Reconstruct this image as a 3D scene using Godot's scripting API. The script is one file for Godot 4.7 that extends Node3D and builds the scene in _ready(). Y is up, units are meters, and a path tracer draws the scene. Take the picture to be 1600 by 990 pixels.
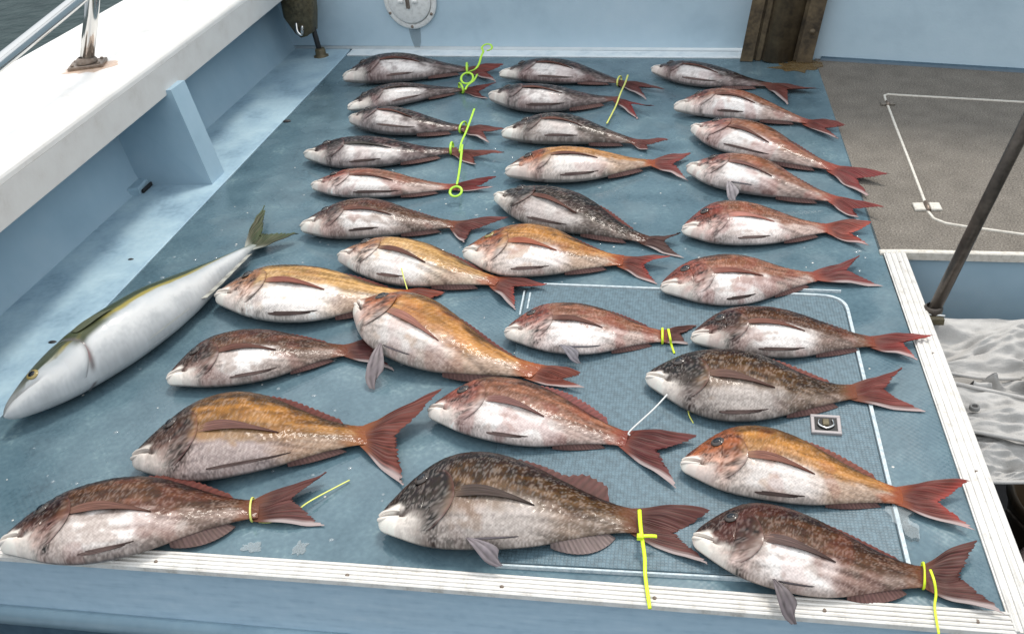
extends Node3D

var used := {}
var noise := FastNoiseLite.new()
var fine := FastNoiseLite.new()
var rng := RandomNumberGenerator.new()
var M := {}

# ---------------------------------------------------------------- naming
func numbered(n: String) -> String:
	if not used.has(n):
		used[n] = 0
		return n
	used[n] += 1
	return "%s_%03d" % [n, used[n]]

func tag(o: Node, label := "", category := "", group := "", kind := "") -> Node:
	if label: o.set_meta("label", label)
	if category: o.set_meta("category", category)
	if group: o.set_meta("group", group)
	if kind: o.set_meta("kind", kind)
	return o

func thing(called: String, label: String, category: String, at := Vector3.ZERO, turn := 0.0, group := "") -> Node3D:
	var o := Node3D.new()
	o.name = numbered(called)
	add_child(o)
	o.position = at
	o.rotation.y = turn
	tag(o, label, category, group)
	return o

func put(called: String, mesh: Mesh, mat: Material, parent: Node = null) -> MeshInstance3D:
	var o := MeshInstance3D.new()
	o.mesh = mesh
	if mat: o.material_override = mat
	if parent == null or parent == self:
		o.name = numbered(called)
		add_child(o)
	else:
		o.name = called
		parent.add_child(o, true)
		if String(o.name) != called and not RegEx.create_from_string("_[0-9]{3}$").search(o.name):
			var k := 1
			while parent.has_node("%s_%03d" % [called, k]): k += 1
			o.name = "%s_%03d" % [called, k]
	return o

# ---------------------------------------------------------------- shapes
func new_st() -> SurfaceTool:
	var st := SurfaceTool.new()
	st.begin(Mesh.PRIMITIVE_TRIANGLES)
	return st

# a grid of points (rows of equal length) as an indexed mesh with its own normals
func grid_mesh(rows: Array, cols: Array, close_u := false, uvs: Array = []) -> ArrayMesh:
	var nr := rows.size()
	var nc: int = rows[0].size()
	var V := PackedVector3Array(); var N := PackedVector3Array(); var C := PackedColorArray(); var T := PackedVector2Array(); var I := PackedInt32Array()
	V.resize(nr * nc); N.resize(nr * nc)
	for i in nr:
		for j in nc: V[i * nc + j] = rows[i][j]
	for i in nr:
		for j in nc:
			var a := V[mini(i + 1, nr - 1) * nc + j] - V[maxi(i - 1, 0) * nc + j]
			var j1 := (j + 1) % (nc - 1) if close_u and j == nc - 1 else mini(j + 1, nc - 1)
			if close_u and j == nc - 1: j1 = 1
			var j0 := nc - 2 if close_u and j == 0 else maxi(j - 1, 0)
			var b := V[i * nc + j1] - V[i * nc + j0]
			N[i * nc + j] = b.cross(a).normalized()
	if cols.size():
		C.resize(nr * nc)
		for i in nr:
			for j in nc: C[i * nc + j] = cols[i][j]
	if uvs.size():
		T.resize(nr * nc)
		for i in nr:
			for j in nc: T[i * nc + j] = uvs[i][j]
	for i in nr - 1:
		for j in nc - 1:
			var a := i * nc + j
			I.append_array([a, a + nc, a + 1, a + 1, a + nc, a + nc + 1])
	var arr := []
	arr.resize(Mesh.ARRAY_MAX)
	arr[Mesh.ARRAY_VERTEX] = V; arr[Mesh.ARRAY_NORMAL] = N; arr[Mesh.ARRAY_INDEX] = I
	if cols.size(): arr[Mesh.ARRAY_COLOR] = C
	if uvs.size():
		arr[Mesh.ARRAY_TEX_UV] = T
	var m := ArrayMesh.new()
	m.add_surface_from_arrays(Mesh.PRIMITIVE_TRIANGLES, arr)
	return m

# a thin closed sheet: the grid and its copy `thick` below it, joined round the rim
func shell(rows: Array, cols: Array, thick: float) -> ArrayMesh:
	var nr := rows.size()
	var nc: int = rows[0].size()
	var R := []; var K := []
	for i in nr:
		var r := []; var k := []
		for j in nc: r.append(rows[i][j]); k.append(cols[i][j])
		for j in nc:
			var q := nc - 1 - j
			var t := thick * (0.25 if (i == 0 or i == nr - 1 or q == 0 or q == nc - 1) else 1.0)
			r.append(rows[i][q] - Vector3(0, t, 0)); k.append(cols[i][q])
		r.append(rows[i][0]); k.append(cols[i][0])
		R.append(r); K.append(k)
	return grid_mesh(R, K, true)

func tube_into(st: SurfaceTool, pts: Array, r0: float, r1 := -1.0, sides := 8, flat := 1.0) -> void:
	if r1 < 0: r1 = r0
	var rings := []
	var n := pts.size()
	var up := Vector3.UP
	for i in n:
		var d: Vector3 = (pts[mini(i + 1, n - 1)] - pts[maxi(i - 1, 0)]).normalized()
		if absf(d.dot(up)) > 0.95: up = Vector3(0.3, 0, 1).normalized()
		var s := d.cross(up).normalized()
		var u := s.cross(d).normalized()
		var r := lerpf(r0, r1, float(i) / maxf(1, n - 1))
		var ring := []
		for k in sides:
			var a := TAU * k / sides
			ring.append(pts[i] + s * cos(a) * r + u * sin(a) * r * flat)
		rings.append(ring)
	for i in n - 1:
		for k in sides:
			var k2 := (k + 1) % sides
			for p in [rings[i][k], rings[i + 1][k], rings[i][k2], rings[i][k2], rings[i + 1][k], rings[i + 1][k2]]: st.add_vertex(p)
	for k in range(1, sides - 1):
		for p in [rings[0][0], rings[0][k], rings[0][k + 1]]: st.add_vertex(p)
		for p in [rings[n - 1][0], rings[n - 1][k + 1], rings[n - 1][k]]: st.add_vertex(p)

func smooth_pts(pts: Array, per := 6) -> Array:
	var out := []
	var n := pts.size()
	for i in n - 1:
		for k in per:
			out.append(pts[i].cubic_interpolate(pts[i + 1], pts[maxi(i - 1, 0)], pts[mini(i + 2, n - 1)], float(k) / per))
	out.append(pts[n - 1])
	return out

func tube(pts: Array, r0: float, r1 := -1.0, sides := 8, flat := 1.0) -> ArrayMesh:
	var st := new_st()
	st.set_smooth_group(0)
	tube_into(st, pts, r0, r1, sides, flat)
	st.index()
	st.generate_normals()
	return st.commit()

# a polygon in the ground plane, extruded between two heights, with a small chamfer round its top
func slab(poly: Array, y0: float, y1: float, bevel := 0.0) -> ArrayMesh:
	var st := new_st()
	st.set_smooth_group(-1)
	var n := poly.size()
	var ctr := Vector2.ZERO
	for p in poly: ctr += p / n
	var area := 0.0
	for i in n: area += poly[i].cross(poly[(i + 1) % n])
	var P := poly.duplicate()
	if area < 0: P.reverse()
	var top := PackedVector2Array(P)
	if bevel > 0:
		var o := Geometry2D.offset_polygon(PackedVector2Array(P), -bevel, Geometry2D.JOIN_MITER)
		if o.size() == 1 and o[0].size() == n:
			# match the corner order
			var best := 0
			for k in n:
				if o[0][k].distance_to(P[0]) < o[0][best].distance_to(P[0]): best = k
			for k in n: top[k] = o[0][(best + k) % n]
	var tri := Geometry2D.triangulate_polygon(top)
	for k in range(0, tri.size(), 3):
		var a := top[tri[k]]; var b := top[tri[k + 1]]; var c := top[tri[k + 2]]
		if (b - a).cross(c - a) < 0:
			var s := b; b = c; c = s
		for p in [a, b, c]: st.add_vertex(Vector3(p.x, y1, p.y))
		for p in [a, c, b]: st.add_vertex(Vector3(p.x, y0, p.y))
	for i in n:
		var i2 := (i + 1) % n
		var lo := y1 - bevel
		quad(st, Vector3(P[i].x, y0, P[i].y), Vector3(P[i2].x, y0, P[i2].y), Vector3(P[i2].x, lo, P[i2].y), Vector3(P[i].x, lo, P[i].y))
		if bevel > 0: quad(st, Vector3(P[i].x, lo, P[i].y), Vector3(P[i2].x, lo, P[i2].y), Vector3(top[i2].x, y1, top[i2].y), Vector3(top[i].x, y1, top[i].y))
	st.generate_normals()
	return st.commit()

func quad(st: SurfaceTool, a: Vector3, b: Vector3, c: Vector3, d: Vector3) -> void:
	for p in [a, b, c, a, c, d]: st.add_vertex(p)

# profile (x across, y up) swept along a list of frames [origin, across]; closed profile
func sweep(profile: Array, frames: Array, smooth := true) -> ArrayMesh:
	var st := new_st()
	st.set_smooth_group(0 if smooth else -1)
	var n := profile.size()
	for i in frames.size() - 1:
		for k in n:
			var k2 := (k + 1) % n
			var a: Vector3 = frames[i][0] + frames[i][1] * profile[k].x + Vector3.UP * profile[k].y
			var b: Vector3 = frames[i][0] + frames[i][1] * profile[k2].x + Vector3.UP * profile[k2].y
			var c: Vector3 = frames[i + 1][0] + frames[i + 1][1] * profile[k2].x + Vector3.UP * profile[k2].y
			var d: Vector3 = frames[i + 1][0] + frames[i + 1][1] * profile[k].x + Vector3.UP * profile[k].y
			quad(st, a, b, c, d)
	var tri := Geometry2D.triangulate_polygon(PackedVector2Array(profile))
	for e in [0, frames.size() - 1]:
		for q in tri:
			st.add_vertex(frames[e][0] + frames[e][1] * profile[q].x + Vector3.UP * profile[q].y)
	st.generate_normals()
	return st.commit()

func box_mesh(size: Vector3, bevel := 0.003) -> ArrayMesh:
	var h := size / 2
	return slab([Vector2(-h.x, -h.z), Vector2(h.x, -h.z), Vector2(h.x, h.z), Vector2(-h.x, h.z)], -h.y, h.y, minf(bevel, h.y))

func strip(pts: Array, width: float, y0: float, y1: float) -> ArrayMesh:      # a raised band along a ground-plane line
	var frames := []
	for i in pts.size():
		var d: Vector2 = (pts[mini(i + 1, pts.size() - 1)] - pts[maxi(i - 1, 0)]).normalized()
		frames.append([Vector3(pts[i].x, 0, pts[i].y), Vector3(-d.y, 0, d.x)])
	var w := width / 2
	return sweep([Vector2(-w, y0), Vector2(w, y0), Vector2(w * 0.8, y1), Vector2(-w * 0.8, y1)], frames, false)

func lathe_mesh(prof: Array, seg := 28) -> ArrayMesh:                          # prof: Vector2(radius, height)
	var rows := []
	for p in prof:
		var r := []
		for k in seg + 1:
			var a := TAU * k / seg
			r.append(Vector3(cos(a) * p.x, p.y, sin(a) * p.x))
		rows.append(r)
	return grid_mesh(rows, [], true)

# ---------------------------------------------------------------- textures and materials
func noise_img(size: int, sd: int, freq: float, octaves := 4, stretch := false) -> PackedByteArray:
	var f := FastNoiseLite.new()
	f.seed = sd
	f.noise_type = FastNoiseLite.TYPE_SIMPLEX_SMOOTH
	f.frequency = freq
	f.fractal_octaves = octaves
	var im := f.get_seamless_image(size, size)
	im.convert(Image.FORMAT_L8)
	if stretch:
		im.resize(size, size / 8, Image.INTERPOLATE_BILINEAR)
		var big := Image.create(size, size, false, Image.FORMAT_L8)
		for k in 8: big.blit_rect(im, Rect2i(0, 0, size, size / 8), Vector2i(0, k * size / 8))
		im = big
	return im.get_data()

# colours along a ramp, picked by a coarse and a fine noise mixed together
func mottled(size: int, sd: int, coarse: float, small: float, amount: float, ramp: Array, stretch := false) -> ImageTexture:
	var a := noise_img(size, sd, coarse, 5, stretch)
	var b := noise_img(size, sd + 7, small, 2)
	var lut := []
	for i in 256:
		var x := clampf((i / 255.0 - 0.5) * 1.25 + 0.5, 0, 1) * (ramp.size() - 1)
		var k := mini(int(x), ramp.size() - 2)
		var c: Color = ramp[k].lerp(ramp[k + 1], x - k)
		lut.append([int(c.r * 255), int(c.g * 255), int(c.b * 255)])
	var out := PackedByteArray()
	out.resize(size * size * 3)
	for i in size * size:
		var t: Array = lut[clampi(int(a[i] * (1.0 - amount) + b[i] * amount), 0, 255)]
		out[i * 3] = t[0]; out[i * 3 + 1] = t[1]; out[i * 3 + 2] = t[2]
	var im := Image.create_from_data(size, size, false, Image.FORMAT_RGB8, out)
	im.generate_mipmaps()
	return ImageTexture.create_from_image(im)

func bump_tex(data: PackedByteArray, size: int, strength: float) -> ImageTexture:
	var im := Image.create_from_data(size, size, false, Image.FORMAT_L8, data)
	im.convert(Image.FORMAT_RGBA8)
	im.bump_map_to_normal_map(strength)
	return ImageTexture.create_from_image(im)

func mat(albedo: Color, rough := 0.5, metal := 0.0) -> StandardMaterial3D:
	var m := StandardMaterial3D.new()
	m.albedo_color = albedo
	m.roughness = rough
	m.metallic = metal
	m.cull_mode = BaseMaterial3D.CULL_DISABLED
	return m

func tri_mat(tex: Texture2D, metres: float, rough := 0.5, normal: Texture2D = null, strength := 1.0, metal := 0.0) -> StandardMaterial3D:
	var m := mat(Color.WHITE, rough, metal)
	m.albedo_texture = tex
	m.uv1_triplanar = true
	m.uv1_world_triplanar = true
	m.uv1_scale = Vector3.ONE / metres
	if normal:
		m.normal_enabled = true
		m.normal_texture = normal
		m.normal_scale = strength
	return m

func lin(r: float, g: float, b: float) -> Color: return Color(r, g, b).linear_to_srgb()

func make_materials() -> void:
	var grain := noise_img(256, 5, 0.12, 3)
	var grain_n := bump_tex(grain, 256, 2.0)
	# non-skid weave: small round pips in rows
	var pip := PackedByteArray(); pip.resize(256 * 256)
	for y in 256:
		for x in 256:
			var u := sin(x * TAU * 32 / 256.0); var v := sin(y * TAU * 32 / 256.0)
			pip[y * 256 + x] = int(clampf(90 + 80 * u * v + 0.3 * grain[y * 256 + x], 0, 255))
	var big_pip := PackedByteArray(); big_pip.resize(1024 * 1024)
	for y in 1024:
		for x in 1024: big_pip[y * 1024 + x] = pip[(y % 256) * 256 + x % 256]
	var pip_n := bump_tex(big_pip, 1024, 5.0)
	var speck := bump_tex(noise_img(512, 6, 0.3, 2), 512, 5.0)
	var grid := PackedByteArray(); grid.resize(256 * 256)
	for y in 256:
		for x in 256:
			var u := absf(fmod(x, 16.0) - 8.0) / 8.0; var v := absf(fmod(y, 16.0) - 8.0) / 8.0
			grid[y * 256 + x] = int(clampf(230 * smoothstep(0.15, 0.45, minf(u, v)) + 0.1 * grain[y * 256 + x], 0, 255))
	var grid_n := bump_tex(grid, 256, 4.0)
	var deck_ramp := [lin(0.050, 0.087, 0.110), lin(0.072, 0.122, 0.151), lin(0.087, 0.143, 0.174), lin(0.108, 0.172, 0.203), lin(0.180, 0.258, 0.277)]
	M.deck = tri_mat(mottled(1024, 11, 0.008, 0.10, 0.34, deck_ramp), 1.3, 0.40, pip_n, 0.04)
	M.deck.uv1_scale = Vector3.ONE / 1.3
	var hatch_ramp := [lin(0.06, 0.112, 0.14), lin(0.078, 0.15, 0.19), lin(0.09, 0.18, 0.225), lin(0.13, 0.235, 0.27)]
	M.hatch = tri_mat(mottled(512, 14, 0.012, 0.1, 0.3, hatch_ramp), 0.9, 0.42)
	# the woven hatch: every few millimetres a thread
	var hg := Image.create(512, 512, false, Image.FORMAT_RGB8)
	M.hatch.detail_enabled = false
	M.hatch_grid_n = grid_n
	M.hatch.normal_enabled = true
	M.hatch.normal_texture = grid_n
	M.hatch.normal_scale = 0.2
	M.hatch.uv1_scale = Vector3.ONE / 0.085
	M.hatch.albedo_texture = weave(256, grain)
	var wet := Image.create_from_data(512, 512, false, Image.FORMAT_L8, noise_img(512, 93, 0.012, 4))
	wet.adjust_bcs(0.9, 1.9, 1.0)
	M.deck.roughness_texture = ImageTexture.create_from_image(wet)
	M.deck.roughness = 0.55
	var pale_ramp := [lin(0.20, 0.30, 0.38), lin(0.29, 0.42, 0.51), lin(0.36, 0.50, 0.58), lin(0.42, 0.56, 0.63)]
	M.pale_blue = tri_mat(mottled(512, 21, 0.01, 0.09, 0.25, pale_ramp), 0.9, 0.36, grain_n, 0.12)
	var wall_ramp := [lin(0.25, 0.37, 0.46), lin(0.30, 0.43, 0.52), lin(0.33, 0.46, 0.55), lin(0.37, 0.49, 0.57)]
	M.wall = tri_mat(mottled(512, 31, 0.008, 0.05, 0.2, wall_ramp), 1.4, 0.32, grain_n, 0.06)
	var face_ramp := [lin(0.31, 0.43, 0.53), lin(0.37, 0.50, 0.60), lin(0.40, 0.53, 0.63), lin(0.45, 0.57, 0.66)]
	M.face = tri_mat(mottled(512, 37, 0.012, 0.06, 0.3, face_ramp, true), 0.7, 0.35, grain_n, 0.06)
	var white_ramp := [lin(0.62, 0.59, 0.55), lin(0.74, 0.72, 0.69), lin(0.78, 0.765, 0.74), lin(0.80, 0.785, 0.765)]
	M.bulkhead = tri_mat(mottled(512, 33, 0.008, 0.05, 0.2, [lin(0.38, 0.50, 0.585), lin(0.44, 0.57, 0.655), lin(0.47, 0.595, 0.68), lin(0.50, 0.62, 0.70)]), 1.4, 0.32, speck, 0.03)
	M.white = tri_mat(mottled(512, 41, 0.008, 0.12, 0.2, white_ramp), 0.8, 0.35, grain_n, 0.05)
	var fascia_ramp := [lin(0.56, 0.54, 0.51), lin(0.62, 0.605, 0.585), lin(0.645, 0.635, 0.615), lin(0.66, 0.65, 0.63)]
	M.fascia = tri_mat(mottled(512, 43, 0.012, 0.15, 0.2, fascia_ramp), 0.6, 0.4, grain_n, 0.05)
	var grey_ramp := [lin(0.045, 0.038, 0.031), lin(0.100, 0.087, 0.072), lin(0.145, 0.127, 0.106), lin(0.19, 0.169, 0.143), lin(0.32, 0.29, 0.255)]
	M.grey_deck = tri_mat(mottled(1024, 51, 0.008, 0.15, 0.80, grey_ramp), 0.8, 0.75, speck, 0.35)
	var alu_ramp := [lin(0.40, 0.375, 0.34), lin(0.60, 0.58, 0.545), lin(0.68, 0.665, 0.635), lin(0.73, 0.715, 0.69)]
	M.aluminium = tri_mat(mottled(512, 61, 0.02, 0.14, 0.3, alu_ramp), 0.4, 0.38, grain_n, 0.04)
	M.cove = tri_mat(mottled(256, 62, 0.02, 0.1, 0.3, [lin(0.5, 0.58, 0.63), lin(0.66, 0.72, 0.75), lin(0.72, 0.77, 0.79)]), 0.4, 0.35)
	M.smear = mat(lin(0.62, 0.68, 0.70), 0.3)
	M.smear.transparency = BaseMaterial3D.TRANSPARENCY_ALPHA
	M.smear.albedo_color.a = 0.2
	M.scale_bits = mat(lin(0.50, 0.50, 0.48), 0.25)
	M.latch = mat(lin(0.36, 0.33, 0.33), 0.35, 0.2)
	M.bucket = mat(lin(0.075, 0.052, 0.030), 0.45)
	M.rope = tri_mat(mottled(256, 77, 0.05, 0.2, 0.5, [lin(0.16, 0.09, 0.08), lin(0.34, 0.26, 0.24), lin(0.5, 0.45, 0.43)]), 0.06, 0.7)
	M.caulk = tri_mat(mottled(256, 63, 0.05, 0.2, 0.4, [lin(0.2, 0.27, 0.32), lin(0.42, 0.49, 0.52), lin(0.56, 0.61, 0.63)]), 0.2, 0.5)
	M.cream = tri_mat(mottled(256, 64, 0.05, 0.2, 0.4, [lin(0.4, 0.37, 0.32), lin(0.58, 0.55, 0.49), lin(0.64, 0.61, 0.56)]), 0.2, 0.5)
	M.steel = mat(lin(0.62, 0.62, 0.61), 0.16, 1.0)
	M.dull_steel = tri_mat(mottled(256, 65, 0.03, 0.2, 0.4, [lin(0.10, 0.07, 0.05), lin(0.22, 0.17, 0.135), lin(0.32, 0.28, 0.25)]), 0.12, 0.45, grain_n, 0.2, 0.6)
	M.rusty = tri_mat(mottled(256, 66, 0.02, 0.12, 0.35, [lin(0.022, 0.017, 0.012), lin(0.075, 0.055, 0.034), lin(0.135, 0.10, 0.058), lin(0.20, 0.15, 0.085)]), 0.5, 0.5, grain_n, 0.15, 0.25)
	M.bronze = tri_mat(mottled(256, 67, 0.02, 0.12, 0.35, [lin(0.03, 0.024, 0.014), lin(0.10, 0.082, 0.045), lin(0.17, 0.14, 0.08)]), 0.12, 0.5, grain_n, 0.3, 0.2)
	M.pole = tri_mat(mottled(256, 68, 0.015, 0.1, 0.35, [lin(0.03, 0.026, 0.022), lin(0.085, 0.07, 0.058), lin(0.15, 0.125, 0.105)]), 0.3, 0.34, grain_n, 0.15, 0.5)
	M.stain = tri_mat(mottled(256, 69, 0.02, 0.12, 0.35, [lin(0.10, 0.06, 0.022), lin(0.17, 0.11, 0.045), lin(0.19, 0.15, 0.09)]), 0.2, 0.45)
	M.stain.transparency = BaseMaterial3D.TRANSPARENCY_ALPHA
	M.stain.albedo_color.a = 0.6
	M.weep = mat(lin(0.55, 0.30, 0.14), 0.5)
	M.weep.transparency = BaseMaterial3D.TRANSPARENCY_ALPHA
	M.weep.albedo_color.a = 0.22
	M.grime = mat(lin(0.06, 0.07, 0.075), 0.5)
	M.grime.transparency = BaseMaterial3D.TRANSPARENCY_ALPHA
	M.grime.albedo_color.a = 0.16
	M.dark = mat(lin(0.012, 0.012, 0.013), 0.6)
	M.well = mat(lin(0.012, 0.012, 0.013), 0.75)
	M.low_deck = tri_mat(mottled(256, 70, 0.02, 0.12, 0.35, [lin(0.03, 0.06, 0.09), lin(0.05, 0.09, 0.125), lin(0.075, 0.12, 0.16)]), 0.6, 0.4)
	M.canvas = tri_mat(mottled(512, 71, 0.012, 0.2, 0.35, [lin(0.30, 0.29, 0.275), lin(0.42, 0.41, 0.395), lin(0.48, 0.47, 0.455)]), 0.35, 0.9, speck, 0.3)
	M.lining = mat(lin(0.17, 0.17, 0.165), 0.5)
	M.tie = mat(lin(0.62, 0.80, 0.02), 0.35)
	M.tie_green = mat(lin(0.42, 0.72, 0.05), 0.35)
	M.tie_pale = mat(lin(0.58, 0.60, 0.14), 0.4)
	M.cord = mat(lin(0.62, 0.63, 0.62), 0.6)
	M.red_cloth = mat(lin(0.05, 0.006, 0.008), 0.55)
	M.vent = tri_mat(mottled(256, 72, 0.02, 0.15, 0.35, [lin(0.55, 0.55, 0.53), lin(0.76, 0.76, 0.74), lin(0.82, 0.82, 0.80)]), 0.1, 0.4)
	M.sea = tri_mat(mottled(512, 73, 0.01, 0.06, 0.3, [lin(0.018, 0.032, 0.034), lin(0.030, 0.048, 0.050), lin(0.045, 0.065, 0.066)]), 3.0, 0.45, bump_tex(noise_img(512, 74, 0.02, 4), 512, 6.0), 0.8)
	M.sea.metallic_specular = 0.12
	# fish skin: overlapping scales, drawn as tone and relief that the vertex colours tint
	var sc := PackedByteArray(); sc.resize(256 * 256)
	var tone := PackedByteArray(); tone.resize(256 * 256 * 3)
	for y in 256:
		for x in 256:
			var best := 0.0
			var row := y / 16.0
			for dr: int in [-1, 0, 1]:
				var r := floorf(row) + dr
				var off := 0.5 * fposmod(r, 2.0)
				var cx := floorf(x / 32.0 - off) + off + 0.5
				for dc: int in [-1, 0, 1]:
					var dx := (x / 32.0 - (cx + dc)) * 1.0 + 0.22
					var dy := (row - (r + 0.5)) * 0.5
					var d := sqrt(dx * dx + dy * dy) / 0.62
					if d < 1.0:
						best = maxf(best, (1.0 - d * d) * 0.55 + 0.45 * smoothstep(0.5, -0.5, dx) * smoothstep(1.0, 0.8, d))
			var g := clampf(best + (grain[y * 256 + x] - 128) / 700.0, 0, 1)
			sc[y * 256 + x] = int(g * 255)
			var t := int(clampf(0.79 + 0.28 * g, 0, 1) * 255)
			tone[(y * 256 + x) * 3] = t; tone[(y * 256 + x) * 3 + 1] = t; tone[(y * 256 + x) * 3 + 2] = t
	var im := Image.create_from_data(256, 256, false, Image.FORMAT_RGB8, tone)
	im.generate_mipmaps()
	var skin := mat(Color.WHITE, 0.27)
	skin.vertex_color_use_as_albedo = true
	skin.albedo_texture = ImageTexture.create_from_image(im)
	skin.normal_enabled = true
	skin.normal_texture = bump_tex(sc, 256, 3.0)
	skin.normal_scale = 0.7
	skin.metallic_specular = 0.22
	skin.clearcoat_enabled = true
	skin.clearcoat = 0.15
	skin.clearcoat_roughness = 0.09
	M.skin = skin
	var bare := mat(Color.WHITE, 0.3)
	bare.vertex_color_use_as_albedo = true
	bare.metallic_specular = 0.24
	bare.clearcoat_enabled = true
	bare.clearcoat = 0.15
	bare.clearcoat_roughness = 0.09
	M.bare = bare
	var fin := mat(Color.WHITE, 0.5)
	fin.vertex_color_use_as_albedo = true
	fin.metallic_specular = 0.25
	M.fin = fin
	M.iris = mat(lin(0.26, 0.20, 0.07), 0.12)
	M.dark_iris = mat(lin(0.05, 0.04, 0.035), 0.12)
	M.pupil = mat(lin(0.006, 0.008, 0.012), 0.06)
	M.flesh = mat(lin(0.72, 0.66, 0.60), 0.3)
	M.water = mat(lin(0.5, 0.58, 0.62), 0.08)
	M.water.transparency = BaseMaterial3D.TRANSPARENCY_ALPHA
	M.water.albedo_color.a = 0.25

func weave(size: int, grain: PackedByteArray) -> ImageTexture:
	var out := PackedByteArray(); out.resize(size * size * 3)
	var a := noise_img(size, 90, 0.02, 4)
	for y in size:
		for x in size:
			var u := absf(fmod(x, 16.0) - 8.0) / 8.0; var v := absf(fmod(y, 16.0) - 8.0) / 8.0
			var g := 0.91 + 0.10 * smoothstep(0.1, 0.5, minf(u, v)) + (a[y * size + x] - 128) / 900.0 + (grain[(y % 256) * 256 + x % 256] - 128) / 1400.0
			var c := lin(0.087 * g * g, 0.143 * g * g, 0.176 * g * g)
			var i := (y * size + x) * 3
			out[i] = int(c.r * 255); out[i + 1] = int(c.g * 255); out[i + 2] = int(c.b * 255)
	var im := Image.create_from_data(size, size, false, Image.FORMAT_RGB8, out)
	im.generate_mipmaps()
	return ImageTexture.create_from_image(im)

# ---------------------------------------------------------------- fish
const KEYS := [0.0, 0.012, 0.03, 0.07, 0.12, 0.18, 0.25, 0.33, 0.42, 0.52, 0.62, 0.72, 0.82, 0.92, 1.0]
const BREAM := {
	top = [0.0, 0.032, 0.062, 0.106, 0.148, 0.190, 0.220, 0.235, 0.238, 0.222, 0.188, 0.142, 0.096, 0.062, 0.052],
	bottom = [0.0, 0.032, 0.050, 0.070, 0.095, 0.125, 0.150, 0.165, 0.170, 0.162, 0.140, 0.108, 0.076, 0.054, 0.048],
	thick = [0.0, 0.024, 0.038, 0.052, 0.066, 0.080, 0.092, 0.097, 0.097, 0.088, 0.074, 0.056, 0.038, 0.023, 0.001],
	mid = [0.055, 0.057, 0.060, 0.066, 0.072, 0.078, 0.083, 0.085, 0.085, 0.080, 0.070, 0.058, 0.046, 0.036, 0.030]}
const AMBER := {
	top = [0.0, 0.016, 0.030, 0.052, 0.078, 0.098, 0.113, 0.123, 0.124, 0.117, 0.100, 0.074, 0.048, 0.026, 0.020],
	bottom = [0.0, 0.022, 0.035, 0.056, 0.081, 0.098, 0.110, 0.118, 0.117, 0.108, 0.088, 0.064, 0.041, 0.025, 0.020],
	thick = [0.0, 0.018, 0.032, 0.048, 0.062, 0.073, 0.081, 0.086, 0.084, 0.079, 0.066, 0.052, 0.036, 0.021, 0.001],
	mid = [0.055, 0.056, 0.058, 0.062, 0.066, 0.071, 0.075, 0.077, 0.076, 0.072, 0.062, 0.052, 0.043, 0.034, 0.030]}

class Fish:
	var L: float; var q: float; var bend: float; var tk: float
	var top := PackedFloat32Array(); var bottom := PackedFloat32Array(); var thick := PackedFloat32Array(); var mid := PackedFloat32Array()
	var seed_at := 0.0
	var roll := 0.0
	var pal: Dictionary
	var kind := "bream"
	var U: Vector3; var Lo: Vector3
	func val(t: PackedFloat32Array, s: float) -> float:
		var x := clampf(s, 0, 1) * 400.0
		var k := mini(int(x), 399)
		return lerpf(t[k], t[k + 1], x - k)
	# a point on the fish: s from mouth to tail, v from belly (-1) to back (1), side 1 up or -1 down
	func at(s: float, v: float, side := 1.0) -> Vector3:
		var w := v * (val(top, s) if v > 0 else val(bottom, s)) * q
		var e := pow(maxf(0.0, 1.0 - v * v), 0.56)
		var t := val(thick, s) * tk
		var h := t * e * (1.0 if side > 0 else -0.86)
		var r := roll * smoothstep(1.0, 0.55, s) * smoothstep(-0.05, 0.2, s)
		var y := val(mid, s) * tk + h * cos(r) + w * sin(r)
		return Vector3((s - 0.5) * L, maxf(y * L, 0.0015), -(w * cos(r) - h * sin(r) + bend * 4.0 * s * (1.0 - s)) * L)

func lut(keys: Array, vals: Array) -> PackedFloat32Array:
	var a := PackedFloat32Array(); a.resize(401)
	for i in 401:
		var s := i / 400.0
		var k := 0
		while k < keys.size() - 2 and s > keys[k + 1]: k += 1
		a[i] = lerpf(vals[k], vals[k + 1], (s - keys[k]) / (keys[k + 1] - keys[k]))
	for pass_no in 3:
		var b := a.duplicate()
		for i in range(1, 400):
			var r := mini(10, mini(i, 400 - i))
			if i < 20: r = mini(r, i / 3)
			var t := 0.0
			for k in range(-r, r + 1): t += a[i + k]
			b[i] = t / (2 * r + 1)
		a = b
	return a

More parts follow.
